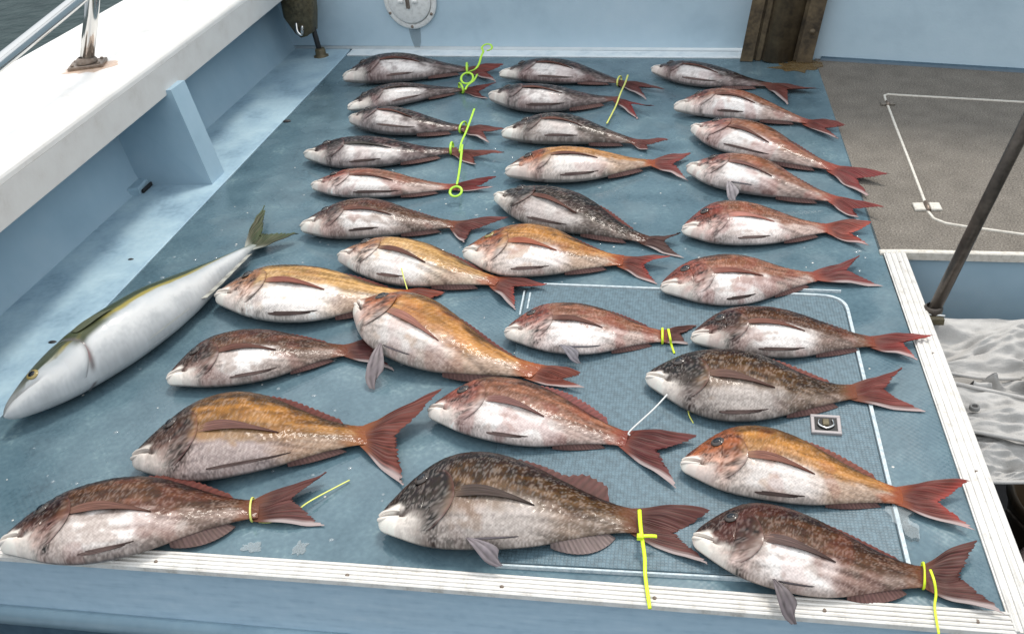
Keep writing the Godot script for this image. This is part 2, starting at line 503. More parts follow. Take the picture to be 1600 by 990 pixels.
func skin_color(f: Fish, s: float, v: float, p: Vector3, upper: bool) -> Color:
	var P := f.pal
	var o := f.seed_at
	var k := 1.0 / f.L
	var n1 := 1.7 * noise.get_noise_3d(p.x * k * 9.0 + o, p.z * k * 16.0, o)
	var n2 := 1.8 * noise.get_noise_3d(p.x * k * 34.0 + o, p.z * k * 60.0, o + 40.0)
	var n3 := 1.3 * fine.get_noise_3d(p.x * k * 150.0 + o, p.z * k * 230.0, o)
	var vb := v + 0.13 * n1 + 0.09 * n2 + 0.05 * n3
	if f.kind == "amber": return amber_color(f, s, v, vb, n1, n2, n3)
	vb += P.shift
	var mid: Color = P.mid
	var back: Color = P.back
	var c := mid.lerp(back, smoothstep(-0.16, 0.42, vb + 0.16 * smoothstep(0.52, 0.70, s)))
	# flanks brighten in a band along the lateral line
	c = c.lerp(mid * 1.25, 0.30 * exp(-pow((vb - 0.42 + 0.25 * s) / 0.07, 2)))
	c = c.lerp(P.belly, smoothstep(0.0, -0.36, vb) * (1.0 - 0.65 * smoothstep(0.56, 0.74, s + 0.04 * n1)))
	# the clear white patch behind the gill, under the long side fin
	var patch := smoothstep(0.27, 0.36, s + 0.03 * n2) * smoothstep(0.72, 0.50, s + 0.07 * n1 + 0.03 * n2) * smoothstep(0.06, -0.16, v + 0.09 * n1 + 0.04 * n2) * smoothstep(-1.0, -0.75, v)
	c = c.lerp(P.white, patch * P.patch)
	# dusky rim along the very top of the back
	c = c.lerp(back * 0.32, smoothstep(0.58, 0.92, vb))
	# dark and pale streaks following the scale rows
	var streak := 1.7 * noise.get_noise_3d(p.x * k * 7.0 + o, p.z * k * 95.0, o + 90.0)
	c = c * (1.0 + (0.30 * streak + 0.24 * n3) * (1.0 - 0.45 * patch))
	# head: dusky crown, marbled cheek
	var low: float = smoothstep(0.15, 0.6, n1 * 0.7 + n2 * 0.5) * patch
	c = c.lerp(P.mid * 1.25, 0.45 * low)
	var head := smoothstep(0.31, 0.26, s + 0.03 * n1 + 0.04 * absf(v))
	var hc: Color = (P.head as Color).lerp(P.cheek, smoothstep(0.34, -0.30, vb))
	hc = hc.lerp(P.belly, smoothstep(-0.4, -0.9, v) * 0.6)
	hc = hc * (1.0 + 0.75 * n2 + 0.40 * n3)
	var vein := 1.7 * noise.get_noise_3d((p.x * 30.0 + p.z * 22.0) * k + o, (p.z * 16.0 - p.x * 10.0) * k, o + 140.0)
	hc = hc.lerp(P.head * 0.7, 0.85 * smoothstep(0.17, 0.0, absf(vein)) * smoothstep(-0.9, -0.4, v))
	c = c.lerp(hc, head)
	# lips and chin, washed white
	var snout := smoothstep(0.125, 0.085, s + 0.015 * n2 + 0.10 * maxf(0.0, v + 0.1)) * smoothstep(0.32, -0.02, v)
	var chin := smoothstep(0.22, 0.13, s + 0.02 * n2) * smoothstep(-0.25, -0.5, v)
	c = c.lerp(P.lip, clampf(maxf(snout, 0.75 * chin), 0, 1) * P.tip)
	# blotches
	var m: float = smoothstep(-0.02, 0.40, n2 * 0.60 + n3 * 0.45 + 0.30 * n1) * P.mottle * (0.30 + 0.70 * smoothstep(-0.9, 0.2, v)) * (1.0 - 0.85 * patch) * (1.0 - snout)
	c = c.lerp(Color(0.035, 0.024, 0.020), 0.72 * m)
	# pale flecks where scales catch or are lost
	var g: float = smoothstep(0.25, 0.6, n3 - 0.3 * n2) * (0.08 + 0.13 * P.mottle) * smoothstep(0.98, 0.6, v)
	c = c.lerp(Color(0.58, 0.53, 0.50), g)
	# root of the tail
	c = c.lerp(P.root, smoothstep(0.88, 0.99, s + 0.03 * n2) * 0.85)
	# blood-red flush in places
	c = c.lerp(Color(0.30, 0.06, 0.045), 0.45 * smoothstep(0.2, 0.6, 1.7 * noise.get_noise_3d(p.x * k * 14.0 - o, p.z * k * 18.0, o - 70.0)) * P.flush)
	if not upper: c = c.lerp(P.belly, 0.4) * 0.8
	var lum := maxf(0.004, c.get_luminance())
	var k2: float = clampf(pow(lum / 0.36, 0.32), 0.3, 1.18)
	c = Color(lum, lum, lum).lerp(c, 1.04) * k2
	c.r = clampf(c.r, 0.004, 0.80); c.g = clampf(c.g, 0.004, 0.79); c.b = clampf(c.b, 0.004, 0.78); c.a = 1.0
	return c

func amber_color(f: Fish, s: float, v: float, vb: float, n1: float, n2: float, n3: float) -> Color:
	var c := Color(0.45, 0.465, 0.475)
	vb += 0.14; v += 0.14
	c = c * (1.0 + 0.06 * n2 + 0.05 * n3)
	var fade := smoothstep(0.98, 0.6, s)
	c = c.lerp(Color(0.24, 0.275, 0.29), smoothstep(-0.15, 0.20, vb) * 0.6)
	c = c.lerp(Color(0.62, 0.62, 0.61), 0.6 * exp(-pow((vb + 0.35) / 0.2, 2)))
	c = c.lerp(Color(0.24, 0.20, 0.045), smoothstep(0.15, 0.22, v + 0.05 * n1 + 0.02 * n2) * (0.25 + 0.75 * fade) * smoothstep(0.12, 0.22, s))
	c = c.lerp(Color(0.040, 0.052, 0.030), smoothstep(0.30, 0.38, v + 0.06 * n1 + 0.12 * smoothstep(0.2, 0.05, s)))
	if s < 0.24:
		c = c.lerp(Color(0.07, 0.08, 0.06), smoothstep(0.20, 0.44, vb + 0.34 * smoothstep(0.12, 0.03, s)) * 0.95)
	c = c.lerp(Color(0.28, 0.29, 0.29), smoothstep(0.10, 0.02, s) * smoothstep(-0.35, 0.0, v) * 0.8)
	# olive smudge behind the gill
	c = c.lerp(Color(0.055, 0.065, 0.035), smoothstep(0.10, 0.04, absf(s - 0.285) + 0.02 * n2) * smoothstep(-0.10, 0.12, v + 0.05 * n1 - 1.2 * (s - 0.285)))
	c = c.lerp(Color(0.16, 0.18, 0.15), smoothstep(0.90, 1.0, s) * 0.8)
	c.a = 1.0
	return c

func make_fish(called: String, label: String, x: float, z: float, yaw: float, L: float, q: float, bend: float, tk: float, U: Vector3, Lo: Vector3, pal: Dictionary, opt := {}) -> Node3D:
	var f := Fish.new()
	f.L = L; f.q = q; f.bend = bend; f.tk = tk; f.U = U; f.Lo = Lo; f.pal = pal
	f.kind = opt.get("kind", "bream")
	f.seed_at = fposmod(x * 37.7 + z * 91.3, 50.0) * 7.0
	f.roll = 0.30 if f.kind == "amber" else 0.13 + 0.12 * noise.get_noise_2d(f.seed_at * 1.7, 31.0)
	var prof: Dictionary = AMBER if f.kind == "amber" else BREAM
	var vary := func(a: Array, amp: float, ph: float) -> Array:
		var out := []
		for i in a.size(): out.append(a[i] * (1.0 + amp * sin(KEYS[i] * 7.0 + ph + f.seed_at) * (1.0 if f.kind == "bream" else 0.3)))
		return out
	f.top = lut(KEYS, vary.call(prof.top, 0.07, 0.0)); f.bottom = lut(KEYS, vary.call(prof.bottom, 0.07, 2.0)); f.thick = lut(KEYS, prof.thick); f.mid = lut(KEYS, prof.mid)
	var big: bool = z > -0.7
	var node := thing(called, label, "fish", Vector3(x, 0, z), yaw, opt.get("group", "sea bream laid out in rows on the deck"))
	# --- skin, split into head and body at the gill
	var ns := 190 if big else 110
	var half := 52 if big else 34
	var nr := half + 22
	var seam := 0.29 if f.kind == "bream" else 0.24
	var hr := []; var hc := []; var hu := []; var br := []; var bc := []; var bu := []
	var tile := 0.047
	for i in ns + 1:
		var u := float(i) / ns
		var s := 0.55 * u + 0.45 * u * u
		var row := []; var col := []; var uv := []
		for j in nr + 1:
			var upper := j <= half
			var ph := PI * j / half if upper else PI + PI * (j - half) / (nr - half)
			var v := cos(ph)
			var p := f.at(s, v, 1.0 if upper else -1.0)
			if upper and i > 0:
				var e := sin(ph)
				# lateral creases, cheek plates and the mouth slit
				var d := 0.0
				var k := 1.0 / L
				d += (0.0045 if f.kind == "bream" else 0.0015) * noise.get_noise_3d(p.x * k * 10.0 + f.seed_at, p.z * k * 10.0, 3.0) * e
				d += 0.0016 * fine.get_noise_3d(p.x * k * 90.0, p.z * k * 110.0, f.seed_at) * (1.0 if f.kind == "bream" else 0.25) * smoothstep(0.04, 0.12, s)
				if f.kind == "bream":
					var slit := -0.12 - 2.2 * s
					d -= 0.022 * exp(-pow((v - slit) / 0.09, 2)) * smoothstep(0.15, 0.10, s) * smoothstep(0.0, 0.02, s)
					d += 0.009 * exp(-pow((s - 0.055) / 0.045, 2) - pow((v + 0.55) / 0.35, 2))
					var pre := 0.205 - 0.05 * v * v
					d -= 0.010 * exp(-pow((s - pre) / 0.010, 2)) * smoothstep(-0.9, -0.5, v) * smoothstep(0.6, 0.3, v)
					d -= 0.010 * exp(-pow((s - 0.16) / 0.03, 2) - pow((v - 0.5) / 0.2, 2))
					d += 0.004 * exp(-pow((s - 0.30) / 0.05, 2) - pow((v + 0.2) / 0.4, 2))
					# belly folds
					d += 0.004 * noise.get_noise_3d(p.x * k * 5.0, p.z * k * 30.0, f.seed_at) * smoothstep(0.0, -0.6, v) * e
				else:
					var slit := -0.10 - 1.4 * s
					d -= 0.006 * exp(-pow((v - slit) / 0.09, 2)) * smoothstep(0.13, 0.09, s)
					d -= 0.004 * exp(-pow((s - 0.212 - 0.03 * (1.0 - v * v)) / 0.009, 2)) * smoothstep(0.97, 0.7, absf(v))
				p.y += d * L * smoothstep(0.0, 0.06, s)
			var c := skin_color(f, s, v, p, upper)
			if f.kind == "bream": c = c.lerp((pal.root as Color).lerp(opt.get("tail", Color(0.1, 0.02, 0.02)), 0.6), smoothstep(0.93, 0.985, s + 0.01 * sin(v * 9.0)))
			if upper:
				if f.kind == "bream":
					var slit := -0.12 - 2.2 * s
					c = c.lerp(Color(0.035, 0.014, 0.012), 0.95 * exp(-pow((v - slit) / 0.085, 2)) * smoothstep(0.14, 0.09, s) * smoothstep(0.004, 0.02, s))
				else:
					c = c.lerp(Color(0.10, 0.09, 0.09), 0.9 * exp(-pow((s - 0.205 - 0.03 * (1.0 - v * v)) / 0.008, 2)) * smoothstep(0.97, 0.8, absf(v)))
					c = c.lerp(Color(0.40, 0.16, 0.16), 0.5 * exp(-pow((s - 0.20 - 0.03 * (1.0 - v * v)) / 0.007, 2)) * smoothstep(-0.1, -0.3, v) * smoothstep(-0.8, -0.5, v))
					c = c.lerp(Color(0.2, 0.2, 0.2), 0.7 * exp(-pow((v + 0.10 + 1.4 * s) / 0.05, 2)) * smoothstep(0.12, 0.09, s))
			else:
				var sg := (0.205 if f.kind == "amber" else 0.255) - 0.07 * (v + 1.0)
				c = c.lerp(Color(0.10, 0.07, 0.065), 0.8 * exp(-pow((s - sg) / (0.007 if f.kind == "amber" else 0.009), 2)) * smoothstep(-0.2, -0.5, v))
			row.append(p); col.append(c)
			uv.append(Vector2(s * L / tile, (1.0 - v) * 0.5 * 0.42 * q * L * 1.1 / tile + (0.0 if upper else 0.37)))
		if s <= seam or hr.is_empty(): hr.append(row); hc.append(col); hu.append(uv)
		else:
			if br.is_empty(): br.append(hr[-1]); bc.append(hc[-1]); bu.append(hu[-1])
			br.append(row); bc.append(col); bu.append(uv)
	put("head", grid_mesh(hr, hc, true, hu), M.bare, node)
	put("body", grid_mesh(br, bc, true, bu), M.skin if f.kind == "bream" else M.bare, node)
	make_tail(f, node, opt)
	if f.kind == "bream":
		make_bream_fins(f, node, opt)
	else:
		make_amber_fins(f, node)
		make_gill(f, node, opt)
	# --- eye
	if opt.get("eye", true):
		var es := 0.165 if f.kind == "bream" else 0.105
		var ev: float = (0.50 + 0.10 * noise.get_noise_2d(f.seed_at, 9.0)) if f.kind == "bream" else 0.20
		var ep := f.at(es, ev)
		var er := (0.034 if f.kind == "bream" else 0.017) * L
		var nrm := (f.at(es, ev - 0.1) - f.at(es, ev + 0.1)).cross(f.at(es - 0.02, ev) - f.at(es + 0.02, ev)).normalized()
		if nrm.y < 0: nrm = -nrm
		var sock := put("eye", dome(er, 0.34), M.iris if opt.get("bright_eye", false) or f.kind == "amber" else M.dark_iris, node)
		var bs := Basis(Quaternion(Vector3.UP, nrm))
		sock.transform = Transform3D(bs, ep - nrm * er * 0.10)
		var pu := put("pupil", dome(er * 0.56, 0.30), M.pupil, sock)
		pu.position = Vector3(0, er * 0.27, 0)
	return node

func dome(r: float, h: float) -> ArrayMesh:
	var prof := []
	for k in 9:
		var a := PI * k / 8.0
		prof.append(Vector2(maxf(sin(a) * r, 0.00005), cos(a) * r * h))
	return lathe_mesh(prof, 20)

func make_tail(f: Fish, node: Node3D, opt: Dictionary) -> void:
	var L := f.L
	var a0 := f.at(0.965, 0.95); var b0 := f.at(0.965, -0.95)
	a0.y = f.val(f.mid, 1.0) * L * f.tk; b0.y = a0.y
	var ctr := (a0 + b0) / 2
	var fork: Vector3 = ctr + ((f.U - ctr) + (f.Lo - ctr)) * (0.5 * opt.get("fork", 0.56))
	fork.y = (f.U.y + f.Lo.y) / 2
	var na := 84; var nr := 16
	var rows := []; var cols := []
	var tc: Color = opt.get("tail", Color(0.13, 0.028, 0.022))
	if f.kind == "bream": tc = tc.lerp(Color(0.075, 0.035, 0.03), 0.30)
	for j in nr + 1:
		var r := float(j) / nr
		var row := []; var col := []
		for i in na + 1:
			var a := float(i) / na
			var base := a0.lerp(b0, a)
			var tip: Vector3
			if a < 0.5:
				var t := a * 2.0
				tip = f.U.lerp(fork, 1.0 - pow(1.0 - t, 1.5))
			else:
				var t := (1.0 - a) * 2.0
				tip = f.Lo.lerp(fork, 1.0 - pow(1.0 - t, 1.5))
			var p := base.lerp(tip, r)
			# outer edges bow slightly, rays stand up in ridges, the free edge is ragged
			var bow := (0.5 - absf(a - 0.5)) 
			p.z += (a - 0.5) * 2.0 * 0.012 * L * sin(r * PI) * (1.0 - bow)
			var ray := sin(a * na * PI * 0.5) * 0.5 + 1.2 * noise.get_noise_2d(i * 2.1, f.seed_at + 300.0)
			p.y += (0.0007 * ray + 0.006 * sin(a * 5.0 + f.seed_at + r * 3.0) * (1.0 - bow * 0.6)) * smoothstep(0.1, 0.6, r) + 0.004 * noise.get_noise_3d(p.x * 40.0, p.z * 40.0, f.seed_at)
			if j >= nr - 1: p.x -= (0.010 if j == nr else 0.004) * L * 2.5 * absf(noise.get_noise_2d(i * 2.6, f.seed_at))
			p.y = maxf(p.y, 0.003)
			var n := noise.get_noise_3d(a * 30.0, r * 5.0, f.seed_at)
			var c := tc * (1.0 + 0.5 * n + 0.55 * ray) * lerpf(0.75, 1.2, smoothstep(0.2, 0.9, r))
			c = c.lerp(Color(0.12, 0.075, 0.065), 0.55 * smoothstep(-0.1, 0.5, noise.get_noise_2d(i * 2.1, f.seed_at + 700.0) + 0.4 * n))
			c = c.lerp((f.pal.root as Color).lerp(tc, 0.6) if f.kind == "bream" else Color(0.30, 0.31, 0.28), smoothstep(0.38, 0.0, r + 0.08 * n))
			c = c.lerp(opt.get("tail_edge", tc * 1.4), smoothstep(0.75, 1.0, r) * 0.5)
			if f.kind == "bream": c = c.lerp(Color(0.56, 0.50, 0.49), smoothstep(0.90, 0.97, a + 0.02 * n) * smoothstep(0.15, 0.4, r) * opt.get("white_edge", 0.5))
			c.a = 1.0
			row.append(p); col.append(c)
		rows.append(row); cols.append(col)
	put("tail_fin", shell(rows, cols, 0.0016), M.fin, node)

# a fin given by two edges in fish coordinates: root(t) and tip(t), t along the fish
func strip_fin(f: Fish, node: Node3D, called: String, roots: Array, tips: Array, c0: Color, c1: Color, spines: float, thick := 0.0012) -> void:
	var n := roots.size()
	var rows := []; var cols := []
	for j in 7:
		var r := j / 6.0
		var row := []; var col := []
		for i in n:
			var p: Vector3 = roots[i].lerp(tips[i], r)
			var ray := sin(i * spines)
			p.y += 0.0006 * ray * r
			p.y = maxf(p.y, 0.0022)
			var nn := noise.get_noise_3d(i * 3.0, r * 4.0, f.seed_at)
			var c := c0.lerp(c1, r) * (1.0 + 0.3 * nn + 0.25 * ray)
			c.a = 1.0
			row.append(p); col.append(c)
		rows.append(row); cols.append(col)
	put(called, shell(rows, cols, thick), M.fin, node)

func make_gill(f: Fish, node: Node3D, opt: Dictionary) -> void:
	# its free edge stands proud of the body	
	var L := f.L
	var rows := []; var cols := []
	var amber := f.kind == "amber"
	for j in 25:
		var v := lerpf(0.52, -0.80, j / 24.0) if not amber else lerpf(0.42, -0.93, j / 24.0)
		var row := []; var col := []
		var back := 0.315 - 0.075 * pow((v + 0.08) / 0.66, 2) if not amber else 0.232 - 0.04 * pow((v + 0.2) / 0.7, 2)
		for i in 11:
			var t := i / 10.0
			var s := lerpf(0.20 - 0.03 * absf(v) if not amber else 0.14, back, t)
			var p := f.at(s, v)
			p += Vector3(0, sqrt(maxf(0.0, 1.0 - v * v)), -v).normalized() * L * ((0.0125 if not amber else 0.0085) * smoothstep(0.0, 0.9, t) * smoothstep(1.25, 0.95, t) - 0.002) * (1.0 - pow(absf(j / 12.0 - 1.0), 4))
			row.append(p)
			var c := skin_color(f, s, v, p, true)
			c = c.lerp(Color(0.10, 0.035, 0.03) if not amber else Color(0.05, 0.05, 0.05), 0.65 * smoothstep(0.86, 1.0, t) * opt.get("gill_rim", 0.9))
			col.append(c)
		rows.append(row); cols.append(col)
	put("gill_cover", shell(rows, cols, 0.0015), M.bare, node)

func make_bream_fins(f: Fish, node: Node3D, opt: Dictionary) -> void:
	var L := f.L
	var red: Color = opt.get("fin", Color(0.11, 0.035, 0.028))
	# dorsal fin, folded back along the ridge
	var rt := []; var tp := []
	var rise: float = opt.get("dorsal", 0.028)
	for i in 61:
		var t := i / 60.0
		var s := lerpf(0.34, 0.88, t)
		var p := f.at(s, 0.985)
		p.y = f.val(f.mid, s) * L * f.tk
		var h := rise * L * (0.45 + 0.55 * sin(PI * clampf(t * 1.05 - 0.05, 0, 1))) * smoothstep(0.0, 0.06, t) * smoothstep(1.0, 0.93, t)
		if opt.get("soft_dorsal", 0.0) > 0: h += opt.soft_dorsal * L * smoothstep(0.62, 0.78, t) * smoothstep(1.0, 0.9, t)
		h *= 1.0 + 0.25 * absf(sin(i * 1.1))
		rt.append(p + Vector3(0, 0, 0.004 * L))
		tp.append(p + Vector3(0.018 * L + h * 0.5, h * 0.25 - 0.01 * L, -h))
	strip_fin(f, node, "dorsal_fin", rt, tp, red * 0.7, red, 2.2)
	# anal fin
	rt = []; tp = []
	var drop: float = opt.get("anal", 0.012)
	for i in 41:
		var t := i / 40.0
		var s := lerpf(0.67, 0.88, t)
		var p := f.at(s, -0.975)
		p.y = f.val(f.mid, s) * L * f.tk * 0.9
		var h := drop * L * pow(sin(PI * clampf(t, 0, 1)), 0.8)
		rt.append(p - Vector3(0, 0, 0.004 * L))
		tp.append(p + Vector3(0.03 * L * t + h * 0.4, -p.y * 0.6, h))
	strip_fin(f, node, "anal_fin", rt, tp, opt.get("anal_color", Color(0.09, 0.05, 0.045)), opt.get("anal_color", Color(0.09, 0.05, 0.045)) * 1.3, 2.2)
	# the long side fin lying on the flank
	var rows := []; var cols := []
	var pc: Color = opt.get("pectoral", Color(0.10, 0.045, 0.035))
	var len_p: float = opt.get("pectoral_length", 0.31)
	var pv: float = opt.get("pectoral_v", -0.02)
	for j in 13:
		var b := j / 12.0 * 2.0 - 1.0
		var row := []; var col := []
		for i in 33:
			var t := i / 32.0
			var s := 0.305 + len_p * t
			var wd := 0.135 * pow(sin(PI * pow(clampf(t * 0.93 + 0.05, 0, 1), 0.62)), 0.9)
			var v := pv + 0.12 * t - 0.34 * t * t + b * wd
			var p := f.at(s, v)
			p.y += L * (0.004 + 0.010 * sin(PI * t) * (0.5 - 0.5 * b)) + 0.0007 * sin(j * 2.6 + t * 2.0)
			row.append(p)
			var n := noise.get_noise_3d(b * 9.0, t * 6.0, f.seed_at + 20.0)
			var c := pc * (1.0 + 0.5 * n + 0.35 * sin(j * 2.6)) 
			c = c.lerp(f.pal.mid, 0.35 * smoothstep(0.2, 0.0, t)); c.a = 1.0
			col.append(c)
		rows.append(row); cols.append(col)
	put("pectoral_fin", shell(rows, cols, 0.0012), M.fin, node)
	make_gill(f, node, opt)
	# pelvic fins: one folded against the belly, or hanging down on the deck
	for k in 2:
		rows = []; cols = []
		var hang: float = opt.get("pelvic", 0.25) * (1.0 if k == 0 else 0.2)
		var fold := noise.get_noise_2d(f.seed_at * 3.1, 5.0) * 1.6
		var root := f.at(0.37 + 0.02 * k, -0.90 + 0.10 * k)
		var tip := f.at(0.55 + 0.03 * k, -0.86 + 0.05 * k) + Vector3(0, 0.004 * L, 0)
		var down := f.at(0.46 + 0.08 * k, -1.0) + Vector3(0.0, 0, 0.16 * L)
		down.y = 0.004
		tip = tip.lerp(down, clampf(hang, 0, 1))
		for j in 9:
			var b := j / 8.0 - 0.5
			var row := []; var col := []
			for i in 13:
				var t := i / 12.0
				var p := root.lerp(tip, t)
				var wdt := (0.085 if k == 0 else 0.045) * L * pow(sin(PI * 0.5 * clampf(t * 1.05 + 0.12, 0, 1)), 1.2) * (1.0 - smoothstep(0.72, 1.0, t + 0.25 * b) * 0.9)
				p += Vector3(-0.3, 0, 1).normalized() * b * wdt if hang < 0.5 else Vector3(1, 0, -0.3).normalized() * b * wdt
				if hang < 0.5:
					var vv := clampf(-0.945 + 0.03 * k + fold * 0.03, -0.97, -0.9) + 0.03 * t + b * (0.05 - 0.02 * k) * sin(PI * pow(clampf(t * 0.93 + 0.04, 0, 1), 0.7))
					p = f.at(0.36 + 0.03 * k + (0.13 + 0.16 * absf(fold)) * t, vv) + Vector3(0, 0.0025, 0.0015)
				p.y = maxf(p.y + 0.0008 * sin(j * 2.2) + 0.010 * sin(PI * t) * (1.0 if hang > 0.5 else 0.0), 0.003)
				row.append(p)
				var c: Color = opt.get("pelvic_color", Color(0.05, 0.035, 0.032).lerp(Color(0.16, 0.11, 0.10), clampf(0.5 + 0.9 * noise.get_noise_2d(f.seed_at * 2.3, 77.0), 0, 1))) * (1.0 + 0.5 * noise.get_noise_2d(t * 12.0 + j * 5.0, f.seed_at) + 0.35 * sin(j * 2.2)); c.a = 1.0
				col.append(c)
			rows.append(row); cols.append(col)
		put("pelvic_fin", shell(rows, cols, 0.0012), M.fin, node)
	# lips: two soft rolls round the mouth
	for k in [-1, 1]:
		var pts := []
		for i in 9:
			var t := i / 8.0
			var s := lerpf(0.012, 0.10, t)
			var v: float = -0.12 - 2.2 * s + k * lerpf(0.28, 0.11, t)
			pts.append(f.at(s, v) + Vector3(0, 0.001 * L, 0))
		var st := new_st()
		st.set_smooth_group(0)
		tube_into(st, smooth_pts(pts, 3), (0.010 if k < 0 else 0.0075) * L, 0.003 * L, 10)
		st.index(); st.generate_normals()
		var lipm: StandardMaterial3D = M.bare_lip[pal_key(f.pal)]
		put("upper_lip" if k > 0 else "lower_lip", st.commit(), lipm, node)

func pal_key(p: Dictionary) -> String: return p.key

func make_amber_fins(f: Fish, node: Node3D) -> void:
	var L := f.L
	var rt := []; var tp := []
	for i in 61:
		var t := i / 60.0
		var s := lerpf(0.46, 0.93, t)
		var p := f.at(s, 0.985); p.y = f.val(f.mid, s) * L
		var h := 0.012 * L * (1.0 - 0.5 * t) * smoothstep(0.0, 0.05, t)
		rt.append(p); tp.append(p + Vector3(0.03 * L, -0.01 * L, -h))
	strip_fin(f, node, "dorsal_fin", rt, tp, Color(0.09, 0.10, 0.06), Color(0.12, 0.12, 0.06), 0.9)
	rt = []; tp = []
	for i in 41:
		var t := i / 40.0
		var s := lerpf(0.62, 0.93, t)
		var p := f.at(s, -0.98); p.y = f.val(f.mid, s) * L
		rt.append(p); tp.append(p + Vector3(0.02 * L, -0.006 * L, 0.006 * L * (1.0 - 0.5 * t)))
	strip_fin(f, node, "anal_fin", rt, tp, Color(0.3, 0.3, 0.28), Color(0.3, 0.3, 0.26), 0.9)
	for spec in [["pectoral_fin", 0.255, 0.44, 0.42, 0.26, 0.09, Color(0.075, 0.085, 0.055)], ["pelvic_fin", 0.36, 0.56, -0.985, -0.955, 0.008, Color(0.50, 0.50, 0.47)]]:
		var rows := []; var cols := []
		for j in 7:
			var b := j / 6.0 * 2.0 - 1.0
			var row := []; var col := []
			for i in 25:
				var t := i / 24.0
				var wd: float = spec[5] * 2.0 * pow(sin(PI * pow(clampf(t * 0.93 + 0.05, 0, 1), 0.55)), 0.8)
				var v: float = clampf(lerpf(spec[3], spec[4], t) + b * wd, -0.99, 0.97)
				var p := f.at(lerpf(spec[1], spec[2] if spec[0] == "pelvic_fin" else 0.37, t), v)
				p.y += L * (0.003 + 0.004 * sin(PI * t)) + 0.0006 * sin(j * 3.0)
				row.append(p)
				var c: Color = spec[6] * (1.0 + 0.25 * noise.get_noise_2d(t * 20.0, j * 8.0)); c.a = 1.0
				col.append(c)
			rows.append(row); cols.append(col)
		put(spec[0], shell(rows, cols, 0.0012), M.fin, node)

func palettes() -> Dictionary:
	var C := func(r, g, b): return Color(r, g, b)
	var P := {}
	P.grey = {back = C.call(0.050, 0.031, 0.029), mid = C.call(0.16, 0.11, 0.105), belly = C.call(0.30, 0.25, 0.24), head = C.call(0.035, 0.020, 0.020), cheek = C.call(0.20, 0.15, 0.145), root = C.call(0.17, 0.09, 0.07), mottle = 0.6, patch = 0.72, tip = 0.95, flush = 0.3}
	P.dark = {back = C.call(0.055, 0.033, 0.020), mid = C.call(0.15, 0.112, 0.09), belly = C.call(0.32, 0.27, 0.245), head = C.call(0.035, 0.024, 0.018), cheek = C.call(0.17, 0.13, 0.115), root = C.call(0.12, 0.05, 0.03), mottle = 1.0, patch = 0.5, tip = 1.0, flush = 0.15}
	P.gilded = {back = C.call(0.13, 0.058, 0.014), mid = C.call(0.25, 0.165, 0.11), belly = C.call(0.31, 0.265, 0.24), head = C.call(0.035, 0.024, 0.016), cheek = C.call(0.17, 0.14, 0.125), root = C.call(0.20, 0.09, 0.04), mottle = 0.95, patch = 0.2, tip = 1.0, flush = 0.1}
	P.brown = {back = C.call(0.15, 0.056, 0.020), mid = C.call(0.24, 0.145, 0.105), belly = C.call(0.40, 0.33, 0.30), head = C.call(0.085, 0.034, 0.023), cheek = C.call(0.28, 0.185, 0.16), root = C.call(0.22, 0.085, 0.04), mottle = 0.6, patch = 0.9, tip = 0.95, flush = 0.35}
	P.golden = {back = C.call(0.40, 0.175, 0.036), mid = C.call(0.36, 0.22, 0.115), belly = C.call(0.33, 0.265, 0.25), head = C.call(0.085, 0.040, 0.024), cheek = C.call(0.20, 0.135, 0.115), root = C.call(0.33, 0.12, 0.035), mottle = 0.55, patch = 0.05, tip = 0.65, flush = 0.1}
	P.orange = {back = C.call(0.54, 0.245, 0.065), mid = C.call(0.44, 0.275, 0.17), belly = C.call(0.47, 0.40, 0.36), head = C.call(0.36, 0.105, 0.035), cheek = C.call(0.44, 0.27, 0.21), root = C.call(0.38, 0.115, 0.04), mottle = 0.28, patch = 0.6, tip = 0.98, flush = 0.4}
	P.pale = {back = C.call(0.58, 0.33, 0.115), mid = C.call(0.50, 0.345, 0.21), belly = C.call(0.56, 0.51, 0.475), head = C.call(0.36, 0.16, 0.075), cheek = C.call(0.48, 0.36, 0.30), root = C.call(0.36, 0.10, 0.04), mottle = 0.2, patch = 0.7, tip = 0.95, flush = 0.25}
	P.pink = {back = C.call(0.36, 0.15, 0.085), mid = C.call(0.38, 0.25, 0.205), belly = C.call(0.48, 0.41, 0.385), head = C.call(0.31, 0.085, 0.055), cheek = C.call(0.46, 0.32, 0.285), root = C.call(0.33, 0.095, 0.055), mottle = 0.33, patch = 0.9, tip = 0.85, flush = 0.6}
	for k in P:
		for part in ["back", "mid", "head", "cheek"]:
			var c: Color = P[k][part]
			var g := c.get_luminance()
			var sat := 0.98
			var dim: float = {back = 0.80, mid = 0.80, head = 0.72, cheek = 0.82}[part]
			P[k][part] = Color(maxf(0.008, g + (c.r - g) * sat) * dim, maxf(0.006, g + (c.g - g) * sat) * dim, maxf(0.005, g + (c.b - g) * sat) * dim)
		P[k].key = k
		P[k].shift = {grey = 0.24, dark = 0.26, gilded = 0.20, brown = 0.14, golden = 0.16, orange = 0.06, pale = 0.04, pink = 0.08}[k]
		P[k].white = Color(0.66, 0.63, 0.61)
		P[k].lip = Color(0.72, 0.66, 0.60)
	return P

